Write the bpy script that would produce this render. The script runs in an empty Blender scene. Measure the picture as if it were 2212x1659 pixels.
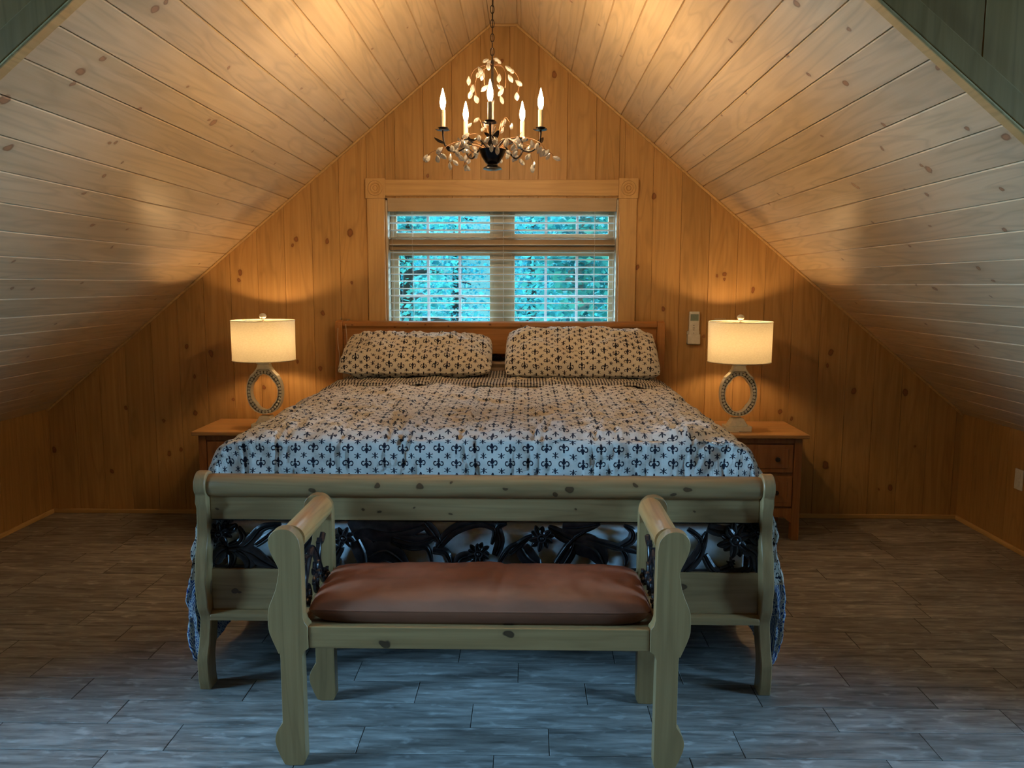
import bpy, bmesh, math, random
from mathutils import Vector, Matrix, noise
rng = random.Random(7)
sc = bpy.context.scene
COL = sc.collection
R_ = math.radians

# ------------------------------------------------------------------ camera
CF, CP, CYW, CR, CH = 1741.55, .1229, -.0179, .0021, 1.468
cy_, sy_ = math.cos(CYW), math.sin(CYW)
FW = Vector((sy_*math.cos(CP), cy_*math.cos(CP), -math.sin(CP)))
R0 = Vector((cy_, -sy_, 0)); U0 = R0.cross(FW)
RT = R0*math.cos(CR) + U0*math.sin(CR); UPV = U0*math.cos(CR) - R0*math.sin(CR)
cam_d = bpy.data.cameras.new('camera'); cam = bpy.data.objects.new('camera', cam_d); COL.objects.link(cam)
cam_d.sensor_fit = 'HORIZONTAL'; cam_d.sensor_width = 36; cam_d.lens = 36*CF/2212
cam_d.clip_start = .05; cam_d.clip_end = 200
m4 = Matrix.Identity(4)
for i in range(3):
    m4[i][0] = RT[i]; m4[i][1] = UPV[i]; m4[i][2] = -FW[i]
m4[2][3] = CH
cam.matrix_world = m4
sc.camera = cam

def at(px, py, Y):
    """point of the photograph on the vertical plane at distance Y -> (X, Z)"""
    d = FW*CF + RT*(px-1106) + UPV*(829.5-py)
    t = Y/d.y
    return (d.x*t, CH+d.z*t)

# ------------------------------------------------------------------ helpers
class MB:
    def __init__(s): s.v = []; s.f = []; s.uv = None
    def add(s, vs, fs):
        o = len(s.v); s.v += [tuple(v) for v in vs]; s.f += [tuple(i+o for i in f) for f in fs]; return s
    def box(s, a, b):
        x0, y0, z0 = a; x1, y1, z1 = b
        vs = [(x0,y0,z0),(x1,y0,z0),(x1,y1,z0),(x0,y1,z0),(x0,y0,z1),(x1,y0,z1),(x1,y1,z1),(x0,y1,z1)]
        return s.add(vs, [(0,3,2,1),(4,5,6,7),(0,1,5,4),(1,2,6,5),(2,3,7,6),(3,0,4,7)])
    def prism(s, poly, axis, a, b):
        """poly of 2D points in the plane across axis; axis 'x': (y,z), 'y': (x,z), 'z': (x,y)"""
        n = len(poly)
        def P(p, h):
            return {'x': (h,p[0],p[1]), 'y': (p[0],h,p[1]), 'z': (p[0],p[1],h)}[axis]
        vs = [P(p, a) for p in poly] + [P(p, b) for p in poly]
        return s.add(vs, [tuple(range(n))[::-1], tuple(range(n, 2*n))] + [(i, (i+1) % n, n+(i+1) % n, n+i) for i in range(n)])
    def tube(s, path, r, n=8, cap=True):
        pts = [Vector(p) for p in path]; rs = r if isinstance(r, (list, tuple)) else [r]*len(pts)
        vs = []; fs = []; prev = None
        for i, p in enumerate(pts):
            d = (pts[min(i+1, len(pts)-1)] - pts[max(i-1, 0)])
            if d.length < 1e-9: d = Vector((0,0,1))
            d.normalize()
            if prev is None:
                a = d.cross(Vector((0,0,1)) if abs(d.z) < .9 else Vector((1,0,0))).normalized()
            else:
                a = (prev - d*prev.dot(d))
                a = a.normalized() if a.length > 1e-6 else d.orthogonal().normalized()
            prev = a; b = d.cross(a)
            for k in range(n):
                t = 2*math.pi*k/n
                vs.append(p + (a*math.cos(t) + b*math.sin(t))*rs[i])
        m = len(pts)
        for i in range(m-1):
            for k in range(n):
                fs.append((i*n+k, i*n+(k+1) % n, (i+1)*n+(k+1) % n, (i+1)*n+k))
        if cap: fs.append(tuple(range(n))[::-1]); fs.append(tuple(range((m-1)*n, m*n)))
        return s.add(vs, fs)
    def lathe(s, prof, c=(0,0,0), n=24, sx=1, sy=1, cap=True):
        vs = []; fs = []
        for r, z in prof:
            for k in range(n):
                t = 2*math.pi*k/n; vs.append((c[0]+r*sx*math.cos(t), c[1]+r*sy*math.sin(t), c[2]+z))
        for i in range(len(prof)-1):
            for k in range(n):
                fs.append((i*n+k, i*n+(k+1) % n, (i+1)*n+(k+1) % n, (i+1)*n+k))
        if cap: fs.append(tuple(range(n))[::-1]); fs.append(tuple(range((len(prof)-1)*n, len(prof)*n)))
        return s.add(vs, fs)
    def ball(s, c, r, n=10, m=6, sz=1):
        prof = [(max(r*math.sin(math.pi*i/m), 1e-5), -r*sz*math.cos(math.pi*i/m)) for i in range(m+1)]
        return s.lathe(prof, c, n)

def spline(pts, n=6):
    P = [Vector(p) for p in pts]; out = []
    for i in range(len(P)-1):
        a = P[max(i-1, 0)]; b = P[i]; c = P[i+1]; d = P[min(i+2, len(P)-1)]
        for k in range(n):
            t = k/n
            out.append(.5*((2*b) + (c-a)*t + (2*a-5*b+4*c-d)*t*t + (3*b-a-3*c+d)*t**3))
    out.append(P[-1]); return out

def link(o, parent=None):
    COL.objects.link(o)
    if parent is not None: o.parent = parent
    return o

def obj(name, mb, mat, parent=None, bevel=0, smooth=0, uv=None, seg=2, vs=None, bang=40):
    me = bpy.data.meshes.new(name); me.from_pydata(mb.v, [], mb.f)
    bm = bmesh.new(); bm.from_mesh(me); bmesh.ops.recalc_face_normals(bm, faces=bm.faces); bm.to_mesh(me); bm.free()
    for m in (mat if isinstance(mat, list) else [mat]): me.materials.append(m)
    if uv:
        ul = me.uv_layers.new(name='UVMap')
        for lp in me.loops: ul.data[lp.index].uv = uv[lp.vertex_index]
    if smooth:
        me.shade_smooth()
        if smooth < 180: me.set_sharp_from_angle(angle=R_(smooth))
    o = bpy.data.objects.new(name, me); link(o, parent)
    if bevel:
        b = o.modifiers.new('bevel', 'BEVEL'); b.width = bevel; b.segments = seg; b.limit_method = 'ANGLE'; b.angle_limit = R_(bang)
        b.harden_normals = False
    return o

def thing(name, label, cat, group=None, loc=(0,0,0)):
    o = bpy.data.objects.new(name, None); o.empty_display_size = .1; o.location = loc; COL.objects.link(o)
    o['label'] = label; o['category'] = cat
    if group: o['group'] = group
    return o
def tag(o, label, cat, group=None):
    o['label'] = label; o['category'] = cat
    if group: o['group'] = group
    return o
def struct(name, mb, mat, parent=None, **k):
    o = obj(name, mb, mat, parent, **k)
    if parent is None: o['kind'] = 'structure'
    return o
def copy_tree(o, parent=None):
    c = o.copy(); COL.objects.link(c)
    if parent is not None: c.parent = parent
    for ch in list(o.children): copy_tree(ch, c)
    return c

# ------------------------------------------------------------------ node helper
class NT:
    def __init__(s, mat):
        s.t = mat.node_tree; s.t.nodes.clear()
    def n(s, typ, ins=None, **props):
        nd = s.t.nodes.new(typ)
        for k, v in props.items(): setattr(nd, k, v)
        for k, v in (ins or {}).items():
            if isinstance(v, bpy.types.NodeSocket): s.t.links.new(v, nd.inputs[k])
            else: nd.inputs[k].default_value = v
        return nd
    def m(s, op, a, b=None, c=None, clamp=False):
        ins = {0: a}
        if b is not None: ins[1] = b
        if c is not None: ins[2] = c
        nd = s.n('ShaderNodeMath', ins, operation=op, use_clamp=clamp); return nd.outputs[0]
    def mix(s, f, a, b, mode='MIX'):
        nd = s.n('ShaderNodeMix', {0: f}, data_type='RGBA', blend_type=mode)
        for i, v in ((6, a), (7, b)):
            if isinstance(v, bpy.types.NodeSocket): s.t.links.new(v, nd.inputs[i])
            else: nd.inputs[i].default_value = (*v, 1) if len(v) == 3 else v
        return nd.outputs[2]
    def mr(s, v, a, b, c=0, d=1, smooth=False):
        nd = s.n('ShaderNodeMapRange', {0: v, 1: a, 2: b, 3: c, 4: d}); nd.clamp = True
        if smooth: nd.interpolation_type = 'SMOOTHSTEP'
        return nd.outputs[0]
    def out(s, sh):
        o = s.n('ShaderNodeOutputMaterial'); s.t.links.new(sh, o.inputs[0])

def newmat(name):
    m = bpy.data.materials.new(name); m.use_nodes = True; return m, NT(m)
def c4(c): return (c[0], c[1], c[2], 1)

def plain(name, col, rough=.5, metal=0, spec=.5, emis=None, es=0, coat=0):
    m, t = newmat(name)
    ins = {'Base Color': c4(col), 'Roughness': rough, 'Metallic': metal, 'Specular IOR Level': spec, 'Coat Weight': coat}
    if emis: ins['Emission Color'] = c4(emis); ins['Emission Strength'] = es
    tc = t.n('ShaderNodeTexCoord').outputs['Object']
    nz = t.n('ShaderNodeTexNoise', {'Vector': tc, 'Scale': 60.0, 'Detail': 3.0}).outputs[0]
    b = t.n('ShaderNodeBsdfPrincipled', ins)
    cc = t.mix(t.mr(nz, .3, .7), tuple(v*.92 for v in col), tuple(min(v*1.06, 1) for v in col))
    t.t.links.new(cc, b.inputs['Base Color'])
    t.out(b.outputs[0]); return m

def wood(name, c1, c2, grain='z', knots=None, kplane='xz', rough=.45, spec=.4, tint=.12, knotcol=(.16,.055,.02), rand_knots=None, fine=1.0, attr=True, blotch=.35, bump=.15):
    """stained pine: streaky grain along one axis, per-board tint, knots placed one by one and sparse random ones"""
    m, t = newmat(name)
    tc = t.n('ShaderNodeTexCoord').outputs['Object']
    a = t.n('ShaderNodeAttribute', attribute_name='rnd').outputs['Fac']
    off = t.n('ShaderNodeCombineXYZ', {0: t.m('MULTIPLY', a, 17.3), 1: t.m('MULTIPLY', a, 31.7), 2: t.m('MULTIPLY', a, 23.1)}).outputs[0]
    ax = {'x': 0, 'y': 1, 'z': 2}[grain]
    def sc3(across, along): 
        v = [across]*3; v[ax] = along; return tuple(v)
    P = t.n('ShaderNodeVectorMath', {0: tc, 1: off}, operation='ADD').outputs[0]
    P1 = t.n('ShaderNodeVectorMath', {0: P, 1: sc3(55*fine, 1.6*fine)}, operation='MULTIPLY').outputs[0]
    P2 = t.n('ShaderNodeVectorMath', {0: P, 1: sc3(9*fine, .9*fine)}, operation='MULTIPLY').outputs[0]
    n1 = t.n('ShaderNodeTexNoise', {'Vector': P1, 'Scale': 1.0, 'Detail': 4.0, 'Roughness': .6}).outputs[0]
    n2 = t.n('ShaderNodeTexNoise', {'Vector': P2, 'Scale': 1.0, 'Detail': 2.0, 'Distortion': .6}).outputs[0]
    rings = t.m('PINGPONG', t.m('MULTIPLY', n2, 7.0), .5)
    base = t.mix(t.mr(n1, .3, .72), c1, c2)
    base = t.mix(t.m('MULTIPLY', t.mr(rings, .25, .5, 0, 1), blotch), base, tuple(v*.62 for v in c1))
    n3 = t.n('ShaderNodeTexNoise', {'Vector': P, 'Scale': 1.7, 'Detail': 2.0}).outputs[0]
    base = t.mix(t.m('MULTIPLY', t.mr(n3, .45, .75), .3), base, tuple(v*.8 for v in c2))
    base = t.n('ShaderNodeHueSaturation', {'Value': t.m('ADD', 1-tint, t.m('MULTIPLY', a, 2*tint)), 'Color': base}).outputs[0]
    kd = None
    if knots:
        # distort the coordinates a little so that the knots are not perfect ellipses
        wob = t.n('ShaderNodeTexNoise', {'Vector': tc, 'Scale': 26.0, 'Detail': 1.0}).outputs['Color']
        wob = t.n('ShaderNodeVectorMath', {0: wob, 1: (.5,.5,.5)}, operation='SUBTRACT').outputs[0]
        wob = t.n('ShaderNodeVectorMath', {0: wob, 'Scale': .022}, operation='SCALE').outputs[0]
        Q = t.n('ShaderNodeVectorMath', {0: tc, 1: wob}, operation='ADD').outputs[0]
        sc = {'xz': (1, 0, .72), 'xy': (1, .62, 0), 'yz': (0, 1, .72), 'xh': (.72, 0, 1)}[kplane]
        Q = t.n('ShaderNodeVectorMath', {0: Q, 1: sc}, operation='MULTIPLY').outputs[0]
        for kx, kz, kr in knots:
            c = {'xz': (kx, 0, kz), 'xy': (kx, kz, 0), 'yz': (0, kx, kz), 'xh': (kx, 0, kz)}[kplane]
            c = tuple(p*q for p, q in zip(c, sc))
            d = t.n('ShaderNodeVectorMath', {0: Q, 1: c}, operation='DISTANCE').outputs['Value']
            d = t.m('DIVIDE', d, kr)
            kd = d if kd is None else t.m('MINIMUM', kd, d)
    if rand_knots:
        cell, keep, kr = rand_knots
        v = [1/cell]*3; v[ax] = .45/cell
        Pk = t.n('ShaderNodeVectorMath', {0: P, 1: tuple(v)}, operation='MULTIPLY').outputs[0]
        vo = t.n('ShaderNodeTexVoronoi', {'Vector': Pk, 'Scale': 1.0, 'Randomness': .9})
        r = t.n('ShaderNodeSeparateColor', {0: vo.outputs['Color']})
        dd = t.m('DIVIDE', vo.outputs['Distance'], t.m('MULTIPLY', t.m('ADD', .4, r.outputs[1]), kr/cell))
        dd = t.m('ADD', dd, t.m('MULTIPLY', t.m('GREATER_THAN', r.outputs[0], keep), 10.0))
        kd = dd if kd is None else t.m('MINIMUM', kd, dd)
    if kd is not None:
        ring = t.m('MULTIPLY', t.mr(kd, .62, .85), t.mr(kd, 1.25, .95))
        core = t.mr(kd, 1.05, .7)
        halo = t.mr(kd, 2.6, 1.0)
        base = t.mix(t.m('MULTIPLY', halo, .28), base, tuple(v*.62 for v in c1))
        base = t.mix(t.m('MULTIPLY', core, .85), base, tuple(v*1.5 for v in knotcol))
        base = t.mix(t.m('MULTIPLY', ring, .8), base, knotcol)
    bmp = t.n('ShaderNodeBump', {'Strength': bump, 'Distance': .002, 'Height': n1}).outputs[0]
    b = t.n('ShaderNodeBsdfPrincipled', {'Base Color': base, 'Roughness': rough, 'Specular IOR Level': spec, 'Normal': bmp})
    t.out(b.outputs[0]); return m

def set_rnd(o, vals):
    at_ = o.data.attributes.new('rnd', 'FLOAT', 'FACE')
    for i, v in enumerate(vals): at_.data[i].value = v

# ------------------------------------------------------------------ room numbers
D = 5.016; XL, XR = -3.049, 2.724; KN = .672; RZ = 3.003; RX1, RX2 = -.224, -.065
YE = 2.20
OX1, OX2, OZ1, OZ2 = -.866, .557, 1.20, 1.990      # opening of the window over the bed
OUTL, OUTR, OUTB, OUTC = -5.0, 4.7, -3.2, 4.3       # the bigger room around the camera
BC = -.154                                          # centre line of the bed
def roof(x):
    if x < RX1: return RZ - (RX1-x)*(RZ-KN)/(RX1-XL)
    if x > RX2: return RZ - (x-RX2)*(RZ-KN)/(XR-RX2)
    return RZ

# knots read off the photograph, on the wall plane
def wk(l, r0=1/340):
    return [(*at(x, y, D), s*r0*.5) for x, y, s in l]
wall_knots = wk([(1197,161,9),(755,503,11),(640,517,8),(632,530,5),(707,521,7),(519,590,8),(516,605,6),(697,677,9),(457,764,9),(421,813,7),
  (422,892,8),(503,864,6),(692,797,7),(1376,578,7),(1362,506,5),(1413,424,9),(1549,596,5),(1565,593,5),(1565,604,5),(1627,626,7),
  (1408,716,6),(1433,668,7),(1795,762,11),(1787,790,6),(1683,1014,0.1),(1783,1005,11),(1924,1053,9),(117,972,9),(243,1018,7),(366,980,8),(391,971,7),(354,908,6),
  (586,725,7),(570,836,7),(643,781,5),(1520,725,5),(405,748,7),(272,880,6),(1845,845,9),(1955,848,10),(1975,965,4),(1897,1058,4),(1455,280,6),(925,380,5),(1078,345,0.1),(760,610,5),(1612,760,5),(1686,890,7),(1710,905,6),(1085,132,6),(1000,300,6)])
def ceil_pt(px, py, side):
    a, b = (RX1, XL) if side < 0 else (RX2, XR)
    s = (RZ-KN)/abs(b-a)
    d = FW*CF + RT*(px-1106) + UPV*(829.5-py)
    # CH + d.z t = RZ - |d.x t - a| s
    sg = -1 if side < 0 else 1
    t = (RZ-CH + sg*a*s)/(d.z + sg*d.x*s)
    return (d.x*t, d.y*t)
def ck(l, side, r0=1/680):
    return [(*ceil_pt(x, y, side), s*r0*.5) for x, y, s in l]
ceil_knots_l = ck([(175,154,14),(156,184,10),(224,125,9),(8,216,16),(18,320,13),(460,266,17),(452,258,8),(500,315,8),(546,327,6),(493,147,9),(335,19,14),(358,5,9),(404,188,6),(302,235,7),
  (236,310,8),(250,309,7),(225,380,10),(265,350,7),(182,417,8),(200,487,10),(276,495,7),(242,534,7),(24,624,10),(71,624,7),(176,612,8),(336,646,6),(470,441,6),(430,570,7),(594,353,6),
  (700,260,7),(742,215,7),(640,120,6),(652,190,7),(805,105,7),(880,60,6),(860,170,6),(30,565,6),(120,700,7),(60,770,8),(70,845,8),(965,55,5),(815,255,5),(700,300,4)], -1)
ceil_knots_r = ck([(1720,7,14),(1576,87,8),(1746,161,9),(1777,295,8),(1826,180,13),(1833,63,6),(1852,405,10),(1910,271,9),(2090,279,8),(2172,295,14),(2030,148,9),(2005,365,15),(1990,358,8),(2160,407,9),(2005,422,9),
  (1885,480,8),(2007,487,7),(2112,578,11),(2145,606,8),(2020,624,12),(1978,615,8),(2170,497,9),(1965,531,8),(1522,336,7),(1682,420,6),(1661,441,6),(1845,400,9),(1955,410,7),(1905,320,7),
  (1380,250,6),(1450,190,7),(1340,120,7),(1295,55,7),(1560,250,6),(1610,200,8),(1700,120,6),(1440,310,5),(1820,560,8),(1850,655,7),(2000,700,8),(2110,750,9),(1235,5,8),(1755,640,5),(2140,640,6)], 1)

PINE1, PINE2 = (.44,.24,.078), (.55,.325,.125)
M_wall = wood('pine_wall', PINE1, PINE2, 'z', wall_knots, 'xz', rough=.42, tint=.10)
M_ceilL = wood('pine_ceiling_left', (.66,.485,.285), (.76,.575,.37), 'y', ceil_knots_l, 'xy', rough=.36, tint=.09, knotcol=(.27,.13,.065))
M_ceilR = wood('pine_ceiling_right', (.66,.485,.285), (.76,.575,.37), 'y', ceil_knots_r, 'xy', rough=.36, tint=.09, knotcol=(.27,.13,.065))
M_knee_shaded = wood('pine_knee_wall_shaded', (.37,.205,.065), (.46,.27,.10), 'z', rand_knots=(.34,.3,.02), tint=.10)  # wall pine darkened: the shade low in the room is painted in
M_trimy = wood('pine_trim', (.60,.38,.15), (.70,.46,.20), 'y', tint=.03)
M_trimx = wood('pine_casing', (.55,.33,.13), (.66,.42,.18), 'x', tint=.03, blotch=.2)
M_trimz = wood('pine_casing_upright', (.55,.33,.13), (.66,.42,.18), 'z', tint=.03, blotch=.2, rand_knots=(.3,.3,.012))
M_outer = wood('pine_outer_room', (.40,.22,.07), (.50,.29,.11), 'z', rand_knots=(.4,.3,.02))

# ------------------------------------------------------------------ floor (tile planks)
def m_floor():
    m, t = newmat('wood_look_tile')
    tc = t.n('ShaderNodeTexCoord').outputs['Object']
    a = t.n('ShaderNodeAttribute', attribute_name='rnd').outputs['Fac']
    off = t.n('ShaderNodeCombineXYZ', {0: t.m('MULTIPLY', a, 13.3), 1: t.m('MULTIPLY', a, 41.7), 2: 0.0}).outputs[0]
    P = t.n('ShaderNodeVectorMath', {0: tc, 1: off}, operation='ADD').outputs[0]
    P1 = t.n('ShaderNodeVectorMath', {0: P, 1: (4.5, 34, 1)}, operation='MULTIPLY').outputs[0]
    P2 = t.n('ShaderNodeVectorMath', {0: P, 1: (9, 22, 1)}, operation='MULTIPLY').outputs[0]
    P3 = t.n('ShaderNodeVectorMath', {0: P, 1: (2.2, 7, 1)}, operation='MULTIPLY').outputs[0]
    n1 = t.n('ShaderNodeTexNoise', {'Vector': P1, 'Scale': 1.0, 'Detail': 5.0, 'Roughness': .62}).outputs[0]
    n2 = t.n('ShaderNodeTexNoise', {'Vector': P2, 'Scale': 1.3, 'Detail': 4.0, 'Distortion': .4}).outputs[0]
    n3 = t.n('ShaderNodeTexNoise', {'Vector': P3, 'Scale': 1.0, 'Detail': 2.0}).outputs[0]
    base = t.mix(t.mr(n1, .28, .74), (.085,.075,.068), (.42,.395,.37))
    base = t.mix(t.m('MULTIPLY', t.mr(n2, .56, .74), .6), base, (.60,.58,.56))
    base = t.mix(t.m('MULTIPLY', t.mr(n3, .5, .75), .38), base, (.11,.085,.07))
    base = t.n('ShaderNodeHueSaturation', {'Value': t.m('ADD', .86, t.m('MULTIPLY', a, .34)), 'Color': base}).outputs[0]
    rg = t.mr(n1, .3, .7, .46, .36)
    bmp = t.n('ShaderNodeBump', {'Strength': .25, 'Distance': .002, 'Height': n1}).outputs[0]
    b = t.n('ShaderNodeBsdfPrincipled', {'Base Color': base, 'Roughness': rg, 'Specular IOR Level': .45, 'Normal': bmp})
    t.out(b.outputs[0]); return m
M_floor = m_floor(); M_grout = plain('grout', (.045,.038,.032), .9)
rows = {2.371: -1.146, 2.525: -1.406, 2.682: -1.615, 2.842: -.638, 2.996: -1.485, 2.215: -1.321}
mb = MB(); rv = []
TL = .612; pitch = .1555; g = .0014
y = 2.371 - pitch*36; k = 0
while y < D+.06:
    key = min(rows, key=lambda q: abs(q-y))
    ph = rows[key] if abs(key-y) < .03 else rng.uniform(0, TL)
    x = OUTL-.1; n0 = math.floor((x-ph)/TL)
    while ph+n0*TL < OUTR+.1:
        xa = ph+n0*TL; n0 += 1
        if y > YE and (xa > XR+.05 or xa+TL < XL-.05): continue
        xb = xa+TL; ya, yb = y, y+pitch; z = 0; c = .0012
        vs = [(xa+g,ya+g,-c),(xb-g,ya+g,-c),(xb-g,yb-g,-c),(xa+g,yb-g,-c),(xa+g+c,ya+g+c,z),(xb-g-c,ya+g+c,z),(xb-g-c,yb-g-c,z),(xa+g+c,yb-g-c,z)]
        mb.add(vs, [(4,5,6,7),(0,1,5,4),(1,2,6,5),(2,3,7,6),(3,0,4,7)])
        rv += [rng.random()]*5
    y += pitch
nt = len(mb.f)
mb.box((OUTL-.1, OUTB-.1, -.12), (OUTR+.1, D+.1, -.0013)); rv += [.5]*6
fl = struct('floor', mb, [M_floor, M_grout]); set_rnd(fl, rv)
for p in fl.data.polygons[nt:]: p.material_index = 1

# ------------------------------------------------------------------ far gable wall, board by board
def board_seams():
    s = [-.98-.172*i for i in range(0, 14)][::-1] + [-.98+.1745*i for i in range(1, 24)]
    return [x for x in s if XL-.2 < x < XR+.2]
G = .0022; GD = .004
def vboards(mb, rv, seams, x0, x1, zlo, zhi, face, back, sgn=1, cuts=()):
    """vertical boards between seams; zlo/zhi functions of x; face plane y=face facing -Y"""
    xs = sorted([x0] + [s for s in seams if x0 < s < x1] + [x1])
    for a, b in zip(xs[:-1], xs[1:]):
        r = rng.random()
        ks = sorted([a, b] + [c for c in cuts if a+1e-4 < c < b-1e-4])
        for c, d in zip(ks[:-1], ks[1:]):
            ga = G if abs(c-a) < 1e-6 else 0; gb = G if abs(d-b) < 1e-6 else 0
            zc0, zc1 = zlo(c+1e-5), zhi(c+1e-5); zd0, zd1 = zlo(d-1e-5), zhi(d-1e-5)
            if zc1-zc0 < 1e-4 and zd1-zd0 < 1e-4: continue
            vs = [(c,face+GD*(ga > 0),zc0),(c+ga,face,zc0),(d-gb,face,zd0),(d,face+GD*(gb > 0),zd0),(d,back,zd0),(c,back,zc0),
                  (c,face+GD*(ga > 0),zc1),(c+ga,face,zc1),(d-gb,face,zd1),(d,face+GD*(gb > 0),zd1),(d,back,zd1),(c,back,zc1)]
            fs = [(i,(i+1) % 6,6+(i+1) % 6,6+i) for i in range(6)] + [(5,4,3,2,1,0),(6,7,8,9,10,11)]
            mb.add(vs, fs); rv += [r]*8
mb = MB(); rv = []; S = board_seams(); zr = lambda x: roof(x)+.03
vboards(mb, rv, S, XL-.05, OX1, lambda x: -.05, zr, D, D+.14, cuts=(RX1, RX2))
vboards(mb, rv, S, OX2, XR+.05, lambda x: -.05, zr, D, D+.14, cuts=(RX1, RX2))
vboards(mb, rv, S, OX1, OX2, lambda x: -.05, lambda x: OZ1, D, D+.14)
vboards(mb, rv, S, OX1, OX2, lambda x: OZ2, zr, D, D+.14, cuts=(RX1, RX2))
w = struct('wall_far', mb, M_wall); set_rnd(w, rv)

# ------------------------------------------------------------------ sloped ceiling
def slope(side, mat, name, phase):
    a, b = (RX1, XL) if side < 0 else (RX2, XR)
    dx = b-a; L = math.hypot(dx, RZ-KN); ux, uz = dx/L, -(RZ-KN)/L       # along the slope downwards
    nx, nz = (-uz*side, ux*side)                                         # outward (up)
    if nz < 0: nx, nz = -nx, -nz
    bw = .1309; s0 = (phase % 1)*bw; ss = [0] + [s0+bw*i for i in range(40) if 0.004 < s0+bw*i < L-.004] + [L]
    mb = MB(); rv = []; y0, y1 = YE+.02, D+.01; gw, gd = .0042, .0070
    for p, q in zip(ss[:-1], ss[1:]):
        r = rng.random()
        prof = [(p, gd),(p+gw, 0),(q-gw, 0),(q, gd),(q, .08),(p, .08)]
        pts = [(a+ux*u+nx*h, RZ+uz*u+nz*h) for u, h in prof]
        mb.prism(pts, 'y', y0, y1); rv += [r]*8
    o = struct(name, mb, mat); set_rnd(o, rv); return (ux, uz, nx, nz, L)
SL = slope(-1, M_ceilL, 'ceiling_left_slope', 10.22)
SR = slope(1, M_ceilR, 'ceiling_right_slope', 11.24)
mb = MB().prism([(RX1, RZ), (RX2, RZ), (RX2+.10, RZ+.12), (RX1-.10, RZ+.12)], 'y', YE+.02, D+.01)
struct('ceiling_ridge', mb, M_ceilL)
# knee walls
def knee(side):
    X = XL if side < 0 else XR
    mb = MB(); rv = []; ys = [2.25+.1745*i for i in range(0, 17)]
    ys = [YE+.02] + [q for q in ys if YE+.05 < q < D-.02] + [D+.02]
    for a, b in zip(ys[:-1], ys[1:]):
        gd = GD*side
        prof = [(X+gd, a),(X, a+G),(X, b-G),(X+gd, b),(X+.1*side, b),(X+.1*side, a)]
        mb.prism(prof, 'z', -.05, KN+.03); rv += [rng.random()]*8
    o = struct('wall_left' if side < 0 else 'wall_right', mb, M_knee_shaded); set_rnd(o, rv)
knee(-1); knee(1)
# wall around the opening of the alcove, facing the bigger room
mb = MB(); rv = []
S2 = [-4.96+.186*i for i in range(60)]
lo = lambda x: 0-.02 if (x < XL or x > XR) else roof(x)+.012
vboards(mb, rv, S2, OUTL, OUTR, lo, lambda x: OUTC, YE, YE+.08, cuts=(XL, XR, RX1, RX2))
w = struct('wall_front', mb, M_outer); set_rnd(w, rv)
# trims: rake boards on that wall and a narrow strip on the ceiling edge
def along(side, u, h):
    a = RX1 if side < 0 else RX2; ux, uz, nx, nz, L = SL if side < 0 else SR
    return (a+ux*u+nx*h, RZ+uz*u+nz*h)
for k_, side in enumerate((-1, 1)):
    L = (SL if side < 0 else SR)[4]
    P = [along(side, 0, 0), along(side, L, 0), along(side, L, .062), along(side, 0, .062)]
    struct('trim_%d' % (1+k_), MB().prism(P, 'y', YE-.018, YE), M_outer, bevel=.003)
    P = [along(side, 0, -.010), along(side, L, -.010), along(side, L, .0), along(side, 0, .0)]
    struct('trim_%d' % (3+k_), MB().prism(P, 'y', YE-.019, YE+.024), M_trimy, bevel=.004)
    # cove strip where the slope meets the far wall
    P = [along(side, 0, -.014), along(side, L, -.014), along(side, L, 0), along(side, 0, 0)]
    struct('trim_%d' % (5+k_), MB().prism(P, 'y', D-.016, D+.001), M_trimy, bevel=.006, seg=3)
struct('trim_7', MB().box((RX1-.01, D-.016, RZ-.014), (RX2+.01, D+.001, RZ)), M_trimx, bevel=.004)
struct('trim_8', MB().box((RX1-.01, YE-.019, RZ-.010), (RX2+.01, YE+.024, RZ)), M_trimx, bevel=.004)
# baseboards
struct('baseboard_far', MB().box((XL, D-.013, -.001), (XR, D, .028)), M_trimx, bevel=.005)
struct('baseboard_left', MB().box((XL, YE+.02, -.001), (XL+.013, D-.013, .028)), M_trimy, bevel=.005)
struct('baseboard_right', MB().box((XR-.013, YE+.02, -.001), (XR, D-.013, .028)), M_trimy, bevel=.005)
# outer room: side walls with a window each, rear wall, ceiling
WY1, WY2, WZ1, WZ2 = .45, 1.75, .90, 2.40
def wall_open(name, x0, x1):
    mb = MB()
    mb.box((x0, OUTB, -.02), (x1, WY1, OUTC)); mb.box((x0, WY2, -.02), (x1, YE+.08, OUTC))
    mb.box((x0, WY1, -.02), (x1, WY2, WZ1)); mb.box((x0, WY1, WZ2), (x1, WY2, OUTC))
    struct(name, mb, M_outer)
wall_open('wall_outer_left', OUTL-.15, OUTL); wall_open('wall_outer_right', OUTR, OUTR+.15)
struct('wall_rear', MB().box((OUTL-.15, OUTB-.15, -.02), (OUTR+.15, OUTB, OUTC)), M_outer)
struct('ceiling_outer', MB().box((OUTL-.15, OUTB-.15, OUTC), (OUTR+.15, YE+.1, OUTC+.1)), M_outer)

# ------------------------------------------------------------------ glass
def m_glass():
    m, t = newmat('window_glass')
    fr = t.n('ShaderNodeFresnel', {'IOR': 1.45}).outputs[0]
    a = t.n('ShaderNodeBsdfTransparent', {'Color': (.96,.99,.98,1)}).outputs[0]
    b = t.n('ShaderNodeBsdfGlossy', {'Roughness': .02}).outputs[0]
    x = t.n('ShaderNodeMixShader', {0: .06, 1: a, 2: b}); t.out(x.outputs[0]); return m
M_glass = m_glass()
M_sash = wood('window_sash_wood', (.36,.24,.13), (.47,.33,.19), 'x', tint=.02, blotch=.1)
M_munt = plain('muntin', (.55,.52,.55), .5)
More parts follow.
